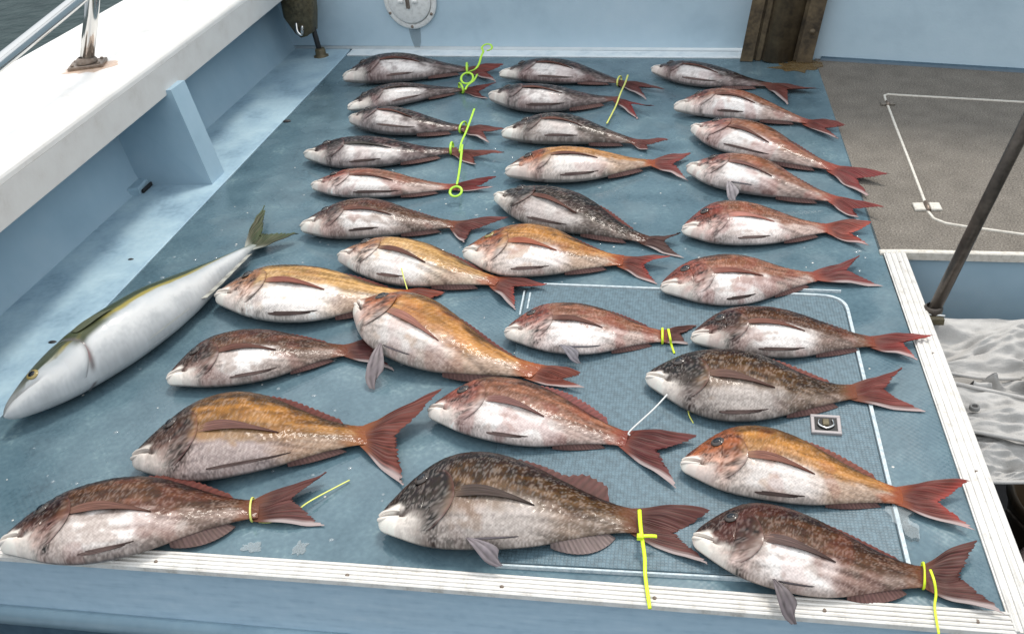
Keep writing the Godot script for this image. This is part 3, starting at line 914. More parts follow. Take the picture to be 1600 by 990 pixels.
# ---------------------------------------------------------------- cable ties and cords
func cable_tie(label: String, group: String, strap: Array, m: Material, r := 0.0022, head_at = null, loop := [], ring := []) -> Node3D:
	var base: Vector3 = strap[0]
	var t := thing("cable_tie", label, "cable tie", Vector3(base.x, 0, base.z), 0.0, group)
	var rel := func(a: Array) -> Array: return a.map(func(p): return p - Vector3(base.x, 0, base.z))
	put("strap", tube(smooth_pts(rel.call(strap), 6), r, r * 0.85, 8, 0.6), m, t)
	if loop.size(): put("loop", tube(smooth_pts(rel.call(loop), 5), r, r, 8, 0.7), m, t)
	if ring.size(): put("ring", tube(smooth_pts(rel.call(ring), 5), r, r, 8, 0.8), m, t)
	if head_at != null:
		var h := put("lock_head", box_mesh(Vector3(0.009, 0.007, 0.008), 0.0015), m, t)
		h.position = head_at - Vector3(base.x, 0, base.z)
	return t

func circle(c: Vector3, r: float, tilt := 0.3) -> Array:
	var out := []
	for k in 13:
		var a := TAU * k / 12
		out.append(c + Vector3(cos(a) * r, sin(a) * r * sin(tilt), -sin(a) * r * cos(tilt)))
	return out

# a loop round a fish's tail root
func tail_loop(x: float, z: float, yaw: float, L: float, s: float, wide: float, high: float) -> Array:
	var out := []
	var bs := Basis(Vector3.UP, yaw)
	for k in 13:
		var a := TAU * k / 12
		out.append(Vector3(x, 0, z) + bs * Vector3((s - 0.5) * L, maxf(0.0028, high * (0.5 + 0.5 * sin(a))), cos(a) * wide))
	return out

# ---------------------------------------------------------------- build
func _ready() -> void:
	rng.seed = 7
	noise.seed = 3
	noise.noise_type = FastNoiseLite.TYPE_SIMPLEX_SMOOTH
	noise.frequency = 0.35
	noise.fractal_octaves = 2
	fine.seed = 8
	fine.noise_type = FastNoiseLite.TYPE_SIMPLEX
	fine.frequency = 0.5
	fine.fractal_octaves = 1
	# camera
	var cam := Camera3D.new()
	cam.name = "camera"
	cam.fov = 37.698
	cam.near = 0.05
	cam.far = 400.0
	add_child(cam)
	cam.transform = Transform3D(Basis(Vector3(0.9824, -0.0910, -0.1628), Vector3(-0.0116, 0.8414, -0.5403), Vector3(0.1862, 0.5327, 0.8256)).orthonormalized(), Vector3(0.3068, 0.9828, 1.302))
	cam.current = true
	# bright overcast sky
	var we := WorldEnvironment.new()
	we.name = "world_environment"
	var env := Environment.new()
	env.background_mode = Environment.BG_SKY
	var sm := ProceduralSkyMaterial.new()
	sm.sky_top_color = Color(0.93, 0.945, 0.96)
	sm.sky_horizon_color = Color(0.60, 0.63, 0.655)
	sm.sky_curve = 0.35
	sm.ground_bottom_color = Color(0.30, 0.34, 0.36)
	sm.ground_horizon_color = Color(0.6, 0.64, 0.67)
	sm.sun_angle_max = 1.0
	sm.energy_multiplier = 1.2
	var sky := Sky.new()
	sky.sky_material = sm
	env.sky = sky
	env.ambient_light_source = Environment.AMBIENT_SOURCE_SKY
	env.tonemap_mode = Environment.TONE_MAPPER_LINEAR
	env.tonemap_exposure = 1.53
	env.sdfgi_enabled = true
	env.ssao_enabled = true
	env.ssil_enabled = true
	we.environment = env
	add_child(we)
	var sun := DirectionalLight3D.new()
	sun.name = "sun"
	sun.light_energy = 0.5
	sun.light_color = Color(1.0, 0.97, 0.93)
	sun.light_angular_distance = 12.0
	sun.shadow_enabled = true
	add_child(sun)
	sun.look_at_from_position(Vector3(0.55, 3.2, -1.5), Vector3.ZERO)
	make_materials()
	build_boat()
	build_fish()
	build_ties()
	build_small_things()

func v2(x: float, z: float) -> Vector2: return Vector2(x, z)

func build_boat() -> void:
	# sea, decks
	tag(put("sea", slab([v2(-300, -300), v2(300, -300), v2(300, 300), v2(-300, 300)], -1.4, -1.2), M.sea), "", "", "", "structure")
	tag(put("deck", slab([v2(-0.975, -2.03), v2(0.70, -1.775), v2(0.7015, -0.49), v2(0.7015, 0.449), v2(-0.931, 0.436), v2(-0.944, -0.35)], -0.08, 0.0), M.deck), "", "", "", "structure")
	tag(put("side_deck", slab([v2(-1.36, -2.4), v2(-1.0, -2.4), v2(-0.978, -2.0), v2(-0.9465, -0.35), v2(-0.9325, 0.45), v2(-1.36, 0.45)], -0.08, 0.003, 0.002), M.pale_blue), "", "", "", "structure")
	tag(put("back_deck", slab([v2(-0.976, -2.2), v2(0.60, -1.95), v2(0.60, -1.792), v2(-0.974, -2.033)], -0.08, 0.004, 0.002), M.cove), "", "", "", "structure")
	tag(put("grey_deck", slab([v2(0.702, -1.9), v2(2.4, -1.5), v2(2.4, -0.40), v2(0.75, -0.488), v2(0.696, -0.488)], -0.06, 0.0), M.grey_deck), "", "", "", "structure")
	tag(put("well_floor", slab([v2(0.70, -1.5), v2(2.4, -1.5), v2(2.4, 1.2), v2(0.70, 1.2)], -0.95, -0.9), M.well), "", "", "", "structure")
	tag(put("lower_deck", slab([v2(-1.4, 0.47), v2(0.72, 0.47), v2(0.72, 2.2), v2(-1.4, 2.2)], -0.7, -0.6), M.low_deck), "", "", "", "structure")
	# the hold's front and side faces
	var hold := thing("hold_coaming", "pale blue painted front face of the fish deck under the aluminium trim", "coaming", Vector3(0, 0, 0.45))
	put("front_face", slab([v2(-1.4, -0.002), v2(0.735, 0.012), v2(0.735, -0.03), v2(-1.4, -0.03)], -0.128, -0.006, 0.0), M.face, hold)
	put("ledge", sweep([v2(0, -0.016), v2(0.006, -0.004), v2(0.018, 0.0), v2(0.03, -0.004), v2(0.034, -0.018)].map(func(p): return Vector2(p.x - 0.01, p.y - 0.124)) , [[Vector3(-1.4, 0, 0.0), Vector3(0, 0, 1)], [Vector3(0.735, 0, 0.012), Vector3(0, 0, 1)]]), M.pale_blue, hold)
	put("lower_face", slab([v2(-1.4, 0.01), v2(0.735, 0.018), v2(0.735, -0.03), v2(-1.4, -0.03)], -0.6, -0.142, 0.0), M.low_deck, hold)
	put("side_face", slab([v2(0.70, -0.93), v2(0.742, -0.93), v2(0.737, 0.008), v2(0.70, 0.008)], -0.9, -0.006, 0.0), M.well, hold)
	# right-hand well: blue bulkhead under the grey deck
	var bulk := thing("well_bulkhead", "plain pale blue bulkhead below the edge of the grey deck", "bulkhead", Vector3(0.75, 0, -0.47))
	put("panel", slab([v2(-0.01, -0.03), v2(1.65, 0.06), v2(1.65, 0.075), v2(-0.01, -0.012)], -0.24, -0.012, 0.0), M.wall, bulk)
	put("edge_strip", slab([v2(-0.054, -0.019), v2(0.0, -0.019), v2(1.65, 0.07), v2(1.65, 0.084), v2(0.0, -0.005), v2(-0.054, -0.003)], -0.012, 0.006, 0.002), M.cream, bulk)
	# hatch in the blue deck
	var hatch := thing("hatch_lid", "blue non-skid hatch lid with white sealant joints under the middle fish", "hatch", Vector3(0.29, 0, 0.05))
	var tl := v2(-0.027, -0.345); var tr := v2(0.604, -0.303); var fr := v2(0.598, 0.418); var fl := v2(0.012, 0.424)
	var o2 := v2(0.29, 0.05)
	var corner := func(a: Vector2, b: Vector2, c: Vector2, r: float) -> Array:
		var out := []
		var p := b + (a - b).normalized() * r; var s := b + (c - b).normalized() * r
		for k in 7:
			var t := k / 6.0
			out.append(p.lerp(b, t).lerp(b.lerp(s, t), t))
		return out
	var outline: Array = corner.call(fl, tl, tr, 0.03) + corner.call(tl, tr, fr, 0.05) + corner.call(tr, fr, fl, 0.02) + corner.call(fr, fl, tl, 0.03)
	put("panel", slab(outline.map(func(p): return (p - o2) * 0.985), -0.02, 0.004, 0.001), M.hatch, hatch)
	var seg := func(a: Vector2, b: Vector2, w: float): put("sealant_joint", strip([a - o2, a.lerp(b, 0.33) - o2, a.lerp(b, 0.66) - o2, b - o2], w, 0.0, 0.0056), M.caulk, hatch)
	var cc: Array = corner.call(tl, tr, fr, 0.05)
	put("sealant_joint", strip([tl.lerp(tr, 0.06) - o2, tl.lerp(tr, 0.3) - o2, tl.lerp(tr, 0.6) - o2, tl.lerp(tr, 0.8) - o2] + cc.map(func(p): return p - o2) + [tr.lerp(fr, 0.25) - o2, tr.lerp(fr, 0.5) - o2, tr.lerp(fr, 0.75) - o2, tr.lerp(fr, 0.97) - o2], 0.0068, 0.0, 0.0058), M.caulk, hatch)
	seg.call(tl.lerp(fl, 0.04), tl.lerp(fl, 0.16), 0.004)
	seg.call(tl.lerp(fl, 0.05) + v2(0.013, 0), tl.lerp(fl, 0.13) + v2(0.013, 0), 0.004)
	seg.call(fl.lerp(fr, 0.06), fl.lerp(fr, 0.66), 0.004)
	seg.call(v2(0.50, -0.328), v2(0.60, -0.322), 0.004)
	var latch := thing("flush_latch", "square pale metal flush latch with a dark well, set in the hatch", "latch", Vector3(0.525, 0.004, 0.094), -0.05)
	for k in 4:
		var a := PI / 2 * k
		var b := put("frame_bar", box_mesh(Vector3(0.046, 0.005, 0.006), 0.001), M.latch, latch)
		b.position = Vector3(sin(a) * 0.020, 0.0025, cos(a) * 0.020) if k % 2 == 0 else Vector3(sin(a) * 0.020, 0.0022, 0)
		b.rotation.y = a
		if k % 2 == 1: b.scale.x = 0.74
	put("well", box_mesh(Vector3(0.034, 0.003, 0.034), 0.0005), M.dark, latch).position.y = 0.0018
	put("lift_ring", tube(smooth_pts([Vector3(-0.010, 0.005, -0.011), Vector3(-0.011, 0.006, 0.004), Vector3(0, 0.006, 0.012), Vector3(0.011, 0.006, 0.004), Vector3(0.010, 0.005, -0.011)], 5), 0.0018), M.steel, latch)
	put("tongue", box_mesh(Vector3(0.010, 0.004, 0.016), 0.001), M.bronze, latch).position = Vector3(0, 0.005, -0.003)
	# aluminium edge trim along front and right
	trim("ribbed white aluminium trim along the front edge of the fish deck", [Vector3(-0.94, 0, 0.4505), Vector3(-0.16, 0, 0.4525), Vector3(0.704, 0, 0.463)], Vector3(0, 0, 1), 0.031, [0.055, 0.295, 0.475, 0.61, 0.735, 0.865, 0.975])
	trim("ribbed white aluminium trim along the right edge of the fish deck", [Vector3(0.7235, 0, -0.483), Vector3(0.7225, 0, 0.0), Vector3(0.7205, 0, 0.478)], Vector3(1, 0, 0), 0.041, [0.05, 0.385, 0.70, 0.965])
	build_bulwark()
	build_back()
	build_right()

func trim(label: String, line: Array, across: Vector3, width: float, screws: Array) -> void:
	var o: Vector3 = line[0]
	var t := thing("edge_trim", label, "trim")
	t.position = o
	var frames := []
	for p in line: frames.append([p - o, across])
	var w := width / 2
	put("base_strip", sweep([v2(-w, 0.0006), v2(w, 0.0006), v2(w, -0.005), v2(w + 0.002, -0.005), v2(w + 0.002, 0.003), v2(w, 0.0045), v2(-w, 0.004)], frames, false), M.aluminium, t)
	for k in 4:
		var c := -w + width * (k + 0.5) / 4.0
		var fr := []
		for p in line: fr.append([p - o + across * c, across])
		var prof := []
		for q in 7:
			var a := PI * q / 6
			prof.append(v2(cos(a) * width * 0.075, 0.0042 + sin(a) * 0.0024))
		put("rib", sweep(prof, fr), M.aluminium, t)
	for s in screws:
		var p: Vector3 = line[0].lerp(line[line.size() - 1], s) - o + across * (width * 0.12)
		var sc := put("screw", lathe_mesh([v2(0.00005, 0.0022), v2(0.0018, 0.0012), v2(0.0028, 0.0005), v2(0.0029, -0.001)], 14), M.dull_steel, t)
		sc.position = p + Vector3(0, 0.0052, 0)

func build_bulwark() -> void:
	var b := thing("bulwark", "white capped blue bulwark along the left side of the boat", "bulwark", Vector3(-1.1, 0, -0.9))
	var o := Vector3(-1.1, 0, -0.9)
	var fx := func(z: float) -> float: return -1.004 + 0.0612 * z
	var zs := [-5.0, -3.0, -1.6, -0.8, 0.0, 0.9]
	var fr := []
	for z in zs: fr.append([Vector3(fx.call(z), 0.345, z) - o, Vector3(-1, 0, 0.0612).normalized()])
	# cap: inner nosing, flat, raised outer lip
	put("cap", sweep([v2(0.0, -0.020), v2(0.0, -0.010), v2(0.0015, -0.0045), v2(0.005, 0.0005), v2(0.010, 0.0032), v2(0.018, 0.0042), v2(0.05, 0.0042), v2(0.056, 0.0030), v2(0.075, 0.0030), v2(0.345, 0.004), v2(0.352, 0.012), v2(0.37, 0.017), v2(0.405, 0.014), v2(0.416, 0.004), v2(0.416, -0.020)], fr, false), M.white, b)
	var ff := []
	for z in zs: ff.append([Vector3(fx.call(z), 0, z) - o, Vector3(-1, 0, 0.0612).normalized()])
	put("fascia", sweep([v2(0.0, 0.25), v2(0.0, 0.3245), v2(0.03, 0.3245), v2(0.03, 0.25), v2(0.015, 0.244), v2(0.006, 0.2455)], ff, false), M.fascia, b)
	put("soffit", sweep([v2(0.03, 0.262), v2(0.40, 0.262), v2(0.40, 0.275), v2(0.03, 0.275)], ff, false), M.wall, b)
	var fw := []
	for z in zs: fw.append([Vector3(-1.18 + 0.024 * z, 0, z) - o, Vector3(-1, 0, 0.0)])
	put("inner_wall", sweep([v2(-0.012, 0.0), v2(-0.002, 0.010), v2(0.010, 0.04), v2(0.05, 0.262), v2(0.10, 0.262), v2(0.10, -0.06), v2(-0.012, -0.06)], fw, true), M.wall, b)
	put("outer_hull", sweep([v2(0.36, 0.262), v2(0.40, 0.262), v2(0.33, -1.4), v2(0.29, -1.4)], ff, false), M.white, b)
	# gusset bracket under the cap
	var g := new_st()
	g.set_smooth_group(-1)
	var zf := -0.872; var zb := -0.952
	var A := [Vector3(-0.985, 0.0, zf), Vector3(-1.235, 0.0, zf), Vector3(-1.26, 0.262, zf - 0.02), Vector3(-1.045, 0.262, zf - 0.03)]
	var B := [Vector3(-0.985, 0.0, zb), Vector3(-1.235, 0.0, zb), Vector3(-1.26, 0.262, zb - 0.02), Vector3(-1.045, 0.262, zb - 0.03)]
	for k in 4:
		A[k] -= o; B[k] -= o
	quad(g, A[0], A[1], A[2], A[3]); quad(g, B[0], B[3], B[2], B[1])
	var rnd := 0.012
	var dA := Vector3(-1, 0, 0) * rnd; var dB := Vector3(0, 0, -1) * rnd
	quad(g, A[0], A[3], B[3], B[0])
	quad(g, A[3], A[2], B[2], B[3]); quad(g, A[0], B[0], B[1], A[1]); quad(g, A[1], B[1], B[2], A[2])
	g.generate_normals()
	put("gusset", g.commit(), M.wall, b)
	# freeing port beside the gusset
	var port := put("freeing_port", slab([v2(-0.028, -0.075), v2(0.010, -0.09), v2(0.022, 0.03), v2(-0.02, 0.04)], 0.0, 0.022, 0.004), M.pale_blue, b)
	port.position = Vector3(-1.193, 0.001, -0.84) - o
	var slot := put("port_slot", slab([v2(-0.003, -0.035), v2(0.004, -0.035), v2(0.006, 0.025), v2(0.0, 0.025)], 0.0, 0.010, 0.002), M.dark, b)
	slot.position = Vector3(-1.170, 0.004, -0.845) - o
	# stanchion and rail
	var foot := Vector3(-1.229, 0.349, -0.857)
	var st := thing("rail_stanchion", "chrome rail post on a rusty square foot on the white bulwark cap", "post", foot, 0.35)
	put("foot_plate", box_mesh(Vector3(0.088, 0.008, 0.066), 0.002), M.dull_steel, st).position.y = 0.0045
	var weep := []
	for k in 24:
		var a := TAU * k / 24
		var rr := 1.0 + 0.5 * noise.get_noise_2d(cos(a) * 5 + 9, sin(a) * 5)
		weep.append(v2(0.008 + cos(a) * 0.062 * rr, 0.012 + sin(a) * 0.052 * rr))
	put("rust_weep", slab(weep, 0.0002, 0.0009), M.weep, st)
	put("collar", lathe_mesh([v2(0.027, 0.010), v2(0.027, 0.016), v2(0.022, 0.022), v2(0.0175, 0.024)]), M.dull_steel, st)
	var leanv := (Vector3(-1.118, 0.604, -0.86) - foot)
	put("tube", tube([Vector3(0, 0.012, 0), leanv.rotated(Vector3.UP, -0.35) * 0.5, leanv.rotated(Vector3.UP, -0.35) * 2.2], 0.0175, 0.0175, 24), M.steel, st)
	for k in 4:
		var bt := put("bolt", lathe_mesh([v2(0.00005, 0.003), v2(0.003, 0.0027), v2(0.004, 0.001), v2(0.004, -0.001)], 12), M.dull_steel, st)
		bt.position = Vector3(0.033 * (1 if k % 2 else -1), 0.010, 0.022 * (1 if k < 2 else -1))
	var ra := Vector3(-1.10, 0.50, -0.404); var rb := Vector3(-1.14, 0.529, -0.755)
	var rail := thing("guard_rail", "long chrome guard rail tube above the white bulwark cap at upper left", "rail", rb)
	put("tube", tube([(ra - rb) * 3.0, (ra - rb), Vector3.ZERO, (rb - ra) * 4.0], 0.0155, 0.0155, 24), M.steel, rail)

func wall_frame(a: Vector2, b: Vector2) -> Array:
	return [[Vector3(a.x, 0, a.y), Vector3((b - a).orthogonal().x, 0, (b - a).orthogonal().y).normalized()], [Vector3(b.x, 0, b.y), Vector3((b - a).orthogonal().x, 0, (b - a).orthogonal().y).normalized()]]

func build_back() -> void:
	var prof := [v2(0.0, 0.0), v2(0.0, 1.2), v2(0.03, 1.2), v2(0.03, -0.06), v2(0.0, -0.06)]
	var w := thing("bulkhead", "pale blue bulkhead with a round white vent behind the far row of fish", "bulkhead")
	put("panel", sweep(prof.map(func(p): return v2(-p.x if false else p.x, p.y)), wall_frame(v2(-1.6, -2.215), v2(0.60, -1.862)), false), M.bulkhead, w)
	put("cove", sweep([v2(0.0, 0.004), v2(-0.010, 0.004), v2(-0.006, 0.006), v2(-0.002, 0.009), v2(0.0, 0.013)], wall_frame(v2(-1.3, -2.167), v2(0.50, -1.878)), true), M.cove, w)
	var w2 := thing("bulkhead", "plain pale blue bulkhead right of the rusty post, behind the grey deck", "bulkhead")
	put("panel", sweep(prof, wall_frame(v2(0.601, -1.815), v2(2.4, -1.20)), false), M.bulkhead, w2)
	put("base_seal", sweep([v2(0.0, 0.0), v2(-0.016, 0.0), v2(-0.012, 0.006), v2(0.0, 0.009)], wall_frame(v2(0.72, -1.774), v2(2.4, -1.20)), false), M.low_deck, w2)
	# vent cap on the bulkhead, with a dark run-off mark below
	var dirx := v2(2.2, 0.353).normalized()
	var vx := -0.705
	var vz := -2.215 + (vx + 1.6) * 0.353 / 2.2
	var vent := thing("vent_cap", "round white deck vent cap on the back bulkhead", "vent", Vector3(vx, 0.185, vz + 0.002), -atan2(dirx.y, dirx.x))
	var r := 0.105
	var flange := put("flange", lathe_mesh([v2(r * 0.80, 0.0), v2(r, 0.0), v2(r, 0.008), v2(r * 0.96, 0.012), v2(r * 0.86, 0.013), v2(r * 0.82, 0.009)], 40), M.vent, vent)
	flange.rotation.x = PI / 2
	var cap := put("cap", lathe_mesh([v2(r * 0.80, 0.0), v2(r * 0.80, 0.014), v2(r * 0.74, 0.021), v2(r * 0.4, 0.024), v2(0.0001, 0.025)], 40), M.vent, vent)
	cap.rotation.x = PI / 2
	var drip := put("drip_mark", slab([v2(-0.024, 0.0), v2(0.024, 0.0), v2(0.022, 0.03), v2(0.018, 0.055), v2(0.010, 0.078), v2(-0.008, 0.08), v2(-0.017, 0.05), v2(-0.021, 0.03)], 0.0, 0.0008), M.grime, vent)
	drip.position = Vector3(0, -r * 0.98, 0.0002)
	drip.rotation.x = PI / 2
	for k in 3:
		var rb := put("grip_bar", box_mesh(Vector3(0.012, 0.07, 0.012) if k == 0 else Vector3(0.02, 0.008, 0.01), 0.002), M.dull_steel if k == 0 else M.vent, vent)
		rb.position = [Vector3(0, 0.01, 0.026), Vector3(-0.028, 0.0, 0.026), Vector3(0.028, 0.0, 0.026)][k]
	for k in 6:
		var a := TAU * k / 6 + 0.5
		var sc := put("screw", lathe_mesh([v2(0.0001, 0.004), v2(0.005, 0.003), v2(0.006, 0.0)], 12), M.dull_steel, vent)
		sc.position = Vector3(cos(a) * r * 0.91, sin(a) * r * 0.91, 0.012)
		sc.rotation.x = PI / 2
	# brown slotted post
	var post := thing("slotted_post", "rust-brown slotted metal post standing against the back bulkhead", "post", Vector3(0.578, 0, -1.772), -0.19)
	var lean := 0.16
	var pf := [[Vector3(0, 0.0, 0), Vector3(1, 0, 0)], [Vector3(lean * 1.2, 1.2, 0), Vector3(1, 0, 0)]]
	var bar := func(called: String, x: float, zz: float, wd: float, dp: float, m: Material):
		var st := new_st()
		st.set_smooth_group(-1)
		var q := []
		for yy in [0.0, 1.2]:
			for c in [v2(-wd, dp), v2(wd, dp), v2(wd, -dp), v2(-wd, -dp)]: q.append(Vector3(x + lean * yy + c.x, yy + 0.002, zz + c.y))
		for k in 4: quad(st, q[k], q[(k + 1) % 4], q[4 + (k + 1) % 4], q[4 + k])
		quad(st, q[4], q[5], q[6], q[7])
		st.generate_normals()
		put(called, st.commit(), m, post)
	bar.call("back_plate", 0.0, -0.008, 0.108, 0.006, M.rusty)
	bar.call("side_bar", -0.092, 0.0, 0.020, 0.018, M.rusty)
	bar.call("side_bar", 0.089, 0.0, 0.024, 0.018, M.rusty)
	bar.call("groove_lip", -0.056, -0.003, 0.008, 0.010, M.rusty)
	put("core", tube([Vector3(0.006, 0.0, 0.0), Vector3(0.006 + lean * 0.6, 0.6, 0.0), Vector3(0.006 + lean * 1.2, 1.2, 0.0)], 0.050, 0.050, 22, 0.55), M.rusty, post)
	var kn := put("bolt", lathe_mesh([v2(0.0001, 0.008), v2(0.008, 0.007), v2(0.010, 0.0)], 12), M.rusty, post)
	kn.position = Vector3(0.092 + lean * 0.10, 0.10, 0.018); kn.rotation.x = PI / 2
	# rust that has run from the post onto the deck
	var rust := []
	for k in 26:
		var a := TAU * k / 26
		var rr := 1.0 + 0.55 * noise.get_noise_2d(cos(a) * 7, sin(a) * 7 + 3)
		rust.append(v2(0.645 + cos(a) * 0.075 * rr, -1.705 + sin(a) * 0.055 * rr))
	tag(put("rust_stain", slab(rust, 0.0005, 0.0016), M.stain), "orange-brown rust stain on the deck at the foot of the slotted post", "stain")
	# bronze fitting with a rod and nut in the far left corner
	var ft := thing("rod_fitting", "tarnished bronze fitting with a short rod and nut in the far left corner", "fitting", Vector3(-1.075, 0, -2.03))
	put("nut", lathe_mesh([v2(0.0001, 0.034), v2(0.016, 0.034), v2(0.021, 0.026), v2(0.021, 0.008), v2(0.03, 0.006), v2(0.03, 0.002)], 8), M.bronze, ft)
	put("rod", tube([Vector3(0, 0.0, 0), Vector3(-0.006, 0.06, 0), Vector3(-0.012, 0.14, 0)], 0.010), M.dark, ft)
	put("block", sweep([v2(-0.05, 0.10), v2(-0.03, 0.085), v2(0.0, 0.09), v2(0.02, 0.10), v2(0.035, 0.17), v2(0.05, 0.30), v2(-0.075, 0.30), v2(-0.08, 0.16)], [[Vector3(-0.025, 0, -0.03), Vector3(1, 0, 0)], [Vector3(-0.025, 0, -0.015), Vector3(1.08, 0, 0)], [Vector3(-0.025, 0, 0.02), Vector3(1.05, 0, 0)], [Vector3(-0.025, 0, 0.035), Vector3(0.85, 0, 0)]]), M.bronze, ft)
	put("hook", tube(smooth_pts([Vector3(-0.06, 0.14, 0.03), Vector3(-0.055, 0.11, 0.045), Vector3(-0.04, 0.10, 0.046), Vector3(-0.035, 0.13, 0.04)], 4), 0.006), M.steel, ft)

func build_right() -> void:
	# hatch joint in the grey deck, with hinges
	var h := thing("grey_hatch", "large hatch outlined by a pale joint in the speckled grey deck", "hatch", Vector3(0.85, 0, -1.0))
	var o := v2(0.85, -1.0)
	var line := [v2(1.9, -1.15), v2(1.5, -1.25), v2(1.2, -1.330), v2(0.90, -1.414), v2(0.866, -1.425), v2(0.855, -1.415), v2(0.853, -1.39), v2(0.846, -1.2), v2(0.838, -0.95), v2(0.830, -0.72), v2(0.827, -0.67), v2(0.832, -0.635), v2(0.852, -0.612), v2(0.885, -0.598), v2(0.99, -0.560), v2(1.3, -0.46), v2(1.9, -0.44)]
	line[15] = v2(1.3, -0.47)
	put("joint", strip(line.map(func(p): return p - o), 0.0065, 0.0, 0.003), M.cream, h)
	for s in [[0.829, -0.690, 0.020], [0.852, -1.345, 0.013]]:
		for k in [-1, 1]:
			var leaf := put("hinge_leaf", box_mesh(Vector3(s[2] * 1.15, 0.005, s[2] * 1.7), 0.0015), M.cream if s[2] > 0.015 else M.grey_deck, h)
			leaf.position = Vector3(s[0] + k * s[2] * 0.85 - o.x, 0.0035, s[1] - o.y)
		var pin := put("hinge_pin", tube([Vector3(0, 0, -s[2]), Vector3(0, 0, s[2])], 0.0045), M.dull_steel, h)
		pin.position = Vector3(s[0] - o.x, 0.005, s[1] - o.y)
	# leaning brown pole with a bracket at its foot
	var pole := thing("leaning_pole", "dark brown metal pole leaning up beside the right trim", "pole", Vector3(0.757, 0, -0.262))
	var dirv := Vector3(0.849, 0.364, -0.28) - Vector3(0.755, 0.0, -0.276)
	put("tube", tube([Vector3(0, -0.005, 0), dirv * 0.5, dirv * 2.6], 0.0115, 0.0115, 18), M.pole, pole)
	put("foot_block", box_mesh(Vector3(0.030, 0.016, 0.034), 0.004), M.bronze, pole).position = Vector3(0.002, -0.012, 0.004)
	put("foot_collar", lathe_mesh([v2(0.016, -0.004), v2(0.017, 0.006), v2(0.013, 0.010)], 18), M.pole, pole)
	put("foot_pin", tube([Vector3(-0.012, -0.002, 0.012), Vector3(0.018, -0.004, 0.014)], 0.003), M.steel, pole)
	# white canvas with two eyelets, hung in the well beside the trim
	var cloth := thing("canvas_cover", "crumpled white canvas cover with two dark eyelets hanging beside the right trim", "canvas", Vector3(0.80, -0.08, -0.18))
	var co := Vector3(0.80, -0.08, -0.18)
	var sheet := func(called: String, c00: Vector3, c10: Vector3, c11: Vector3, c01: Vector3, amp: float, sd: float, m: Material):
		var rows := []; var cols := []
		for j in 41:
			var row := []; var col := []
			for i in 61:
				var u := i / 60.0; var v := j / 40.0
				var p := c00.lerp(c10, u).lerp(c01.lerp(c11, u), v)
				var n := noise.get_noise_3d(u * 6.0 + sd, v * 10.0, sd) + 0.5 * noise.get_noise_3d(u * 14.0, v * 24.0 + u * 9.0, sd + 9.0)
				var cr := 1.0 - 3.2 * absf(noise.get_noise_3d(u * 7.0 + v * 5.0 + sd, v * 7.0 - u * 4.0, sd + 20.0))
				p += Vector3(0.2, 1.0, 0.3) * amp * (n + 0.22 * cr) * (0.3 + 0.7 * sin(PI * v))
				p.y += amp * 0.8 * sin(u * 7.0 + v * 5.0 + sd) * sin(PI * v)
				row.append(p - co); col.append(Color.WHITE)
			rows.append(row); cols.append(col)
		put(called, shell(rows, cols, 0.004), m, cloth)
	sheet.call("under_layer", Vector3(0.75, -0.17, -0.30), Vector3(1.10, -0.19, -0.34), Vector3(1.04, -0.17, 0.0), Vector3(0.75, -0.15, 0.02), 0.02, 2.0, M.canvas)
	sheet.call("upper_fold", Vector3(0.752, -0.030, -0.285), Vector3(1.10, -0.085, -0.36), Vector3(1.08, -0.10, -0.20), Vector3(0.752, -0.075, -0.155), 0.024, 2.0, M.canvas)
	sheet.call("middle_fold", Vector3(0.825, -0.130, -0.195), Vector3(1.10, -0.115, -0.23), Vector3(1.06, -0.12, -0.02), Vector3(0.790, -0.075, -0.09), 0.042, 5.0, M.canvas)
	sheet.call("flap", Vector3(0.748, -0.055, -0.115), Vector3(0.98, -0.085, -0.075), Vector3(0.96, -0.115, 0.005), Vector3(0.748, -0.064, 0.012), 0.014, 8.0, M.canvas)
	sheet.call("lower_flap", Vector3(0.746, -0.074, 0.002), Vector3(0.96, -0.125, -0.012), Vector3(0.895, -0.15, 0.035), Vector3(0.746, -0.092, 0.105), 0.013, 11.0, M.canvas)
	sheet.call("lining", Vector3(0.895, -0.045, -0.17), Vector3(1.05, -0.045, -0.20), Vector3(1.04, -0.080, -0.08), Vector3(0.915, -0.070, -0.115), 0.012, 14.0, M.lining)
	var hem := func(pts: Array): put("hem", tube(smooth_pts(pts.map(func(p): return p - co), 6), 0.0035, 0.0035, 8), M.canvas, cloth)
	hem.call([Vector3(0.755, -0.060, -0.150), Vector3(0.80, -0.074, -0.158), Vector3(0.84, -0.082, -0.162), Vector3(0.90, -0.088, -0.172)])
	hem.call([Vector3(0.752, -0.053, -0.112), Vector3(0.83, -0.064, -0.100), Vector3(0.95, -0.080, -0.080)])
	hem.call([Vector3(0.750, -0.061, 0.010), Vector3(0.83, -0.078, 0.008), Vector3(0.94, -0.108, 0.002)])
	hem.call([Vector3(0.748, -0.090, 0.103), Vector3(0.81, -0.112, 0.080), Vector3(0.893, -0.146, 0.036)])
	for e in [Vector3(0.789, -0.060, -0.048), Vector3(0.772, -0.079, 0.030)]:
		var ring := put("eyelet", lathe_mesh([v2(0.0045, 0.0), v2(0.005, 0.003), v2(0.0072, 0.0035), v2(0.0085, 0.001), v2(0.0085, -0.004)], 20), M.lining, cloth)
		ring.position = e - co
		put("hole", lathe_mesh([v2(0.0001, 0.0016), v2(0.0055, 0.0014)], 16), M.dark, ring)

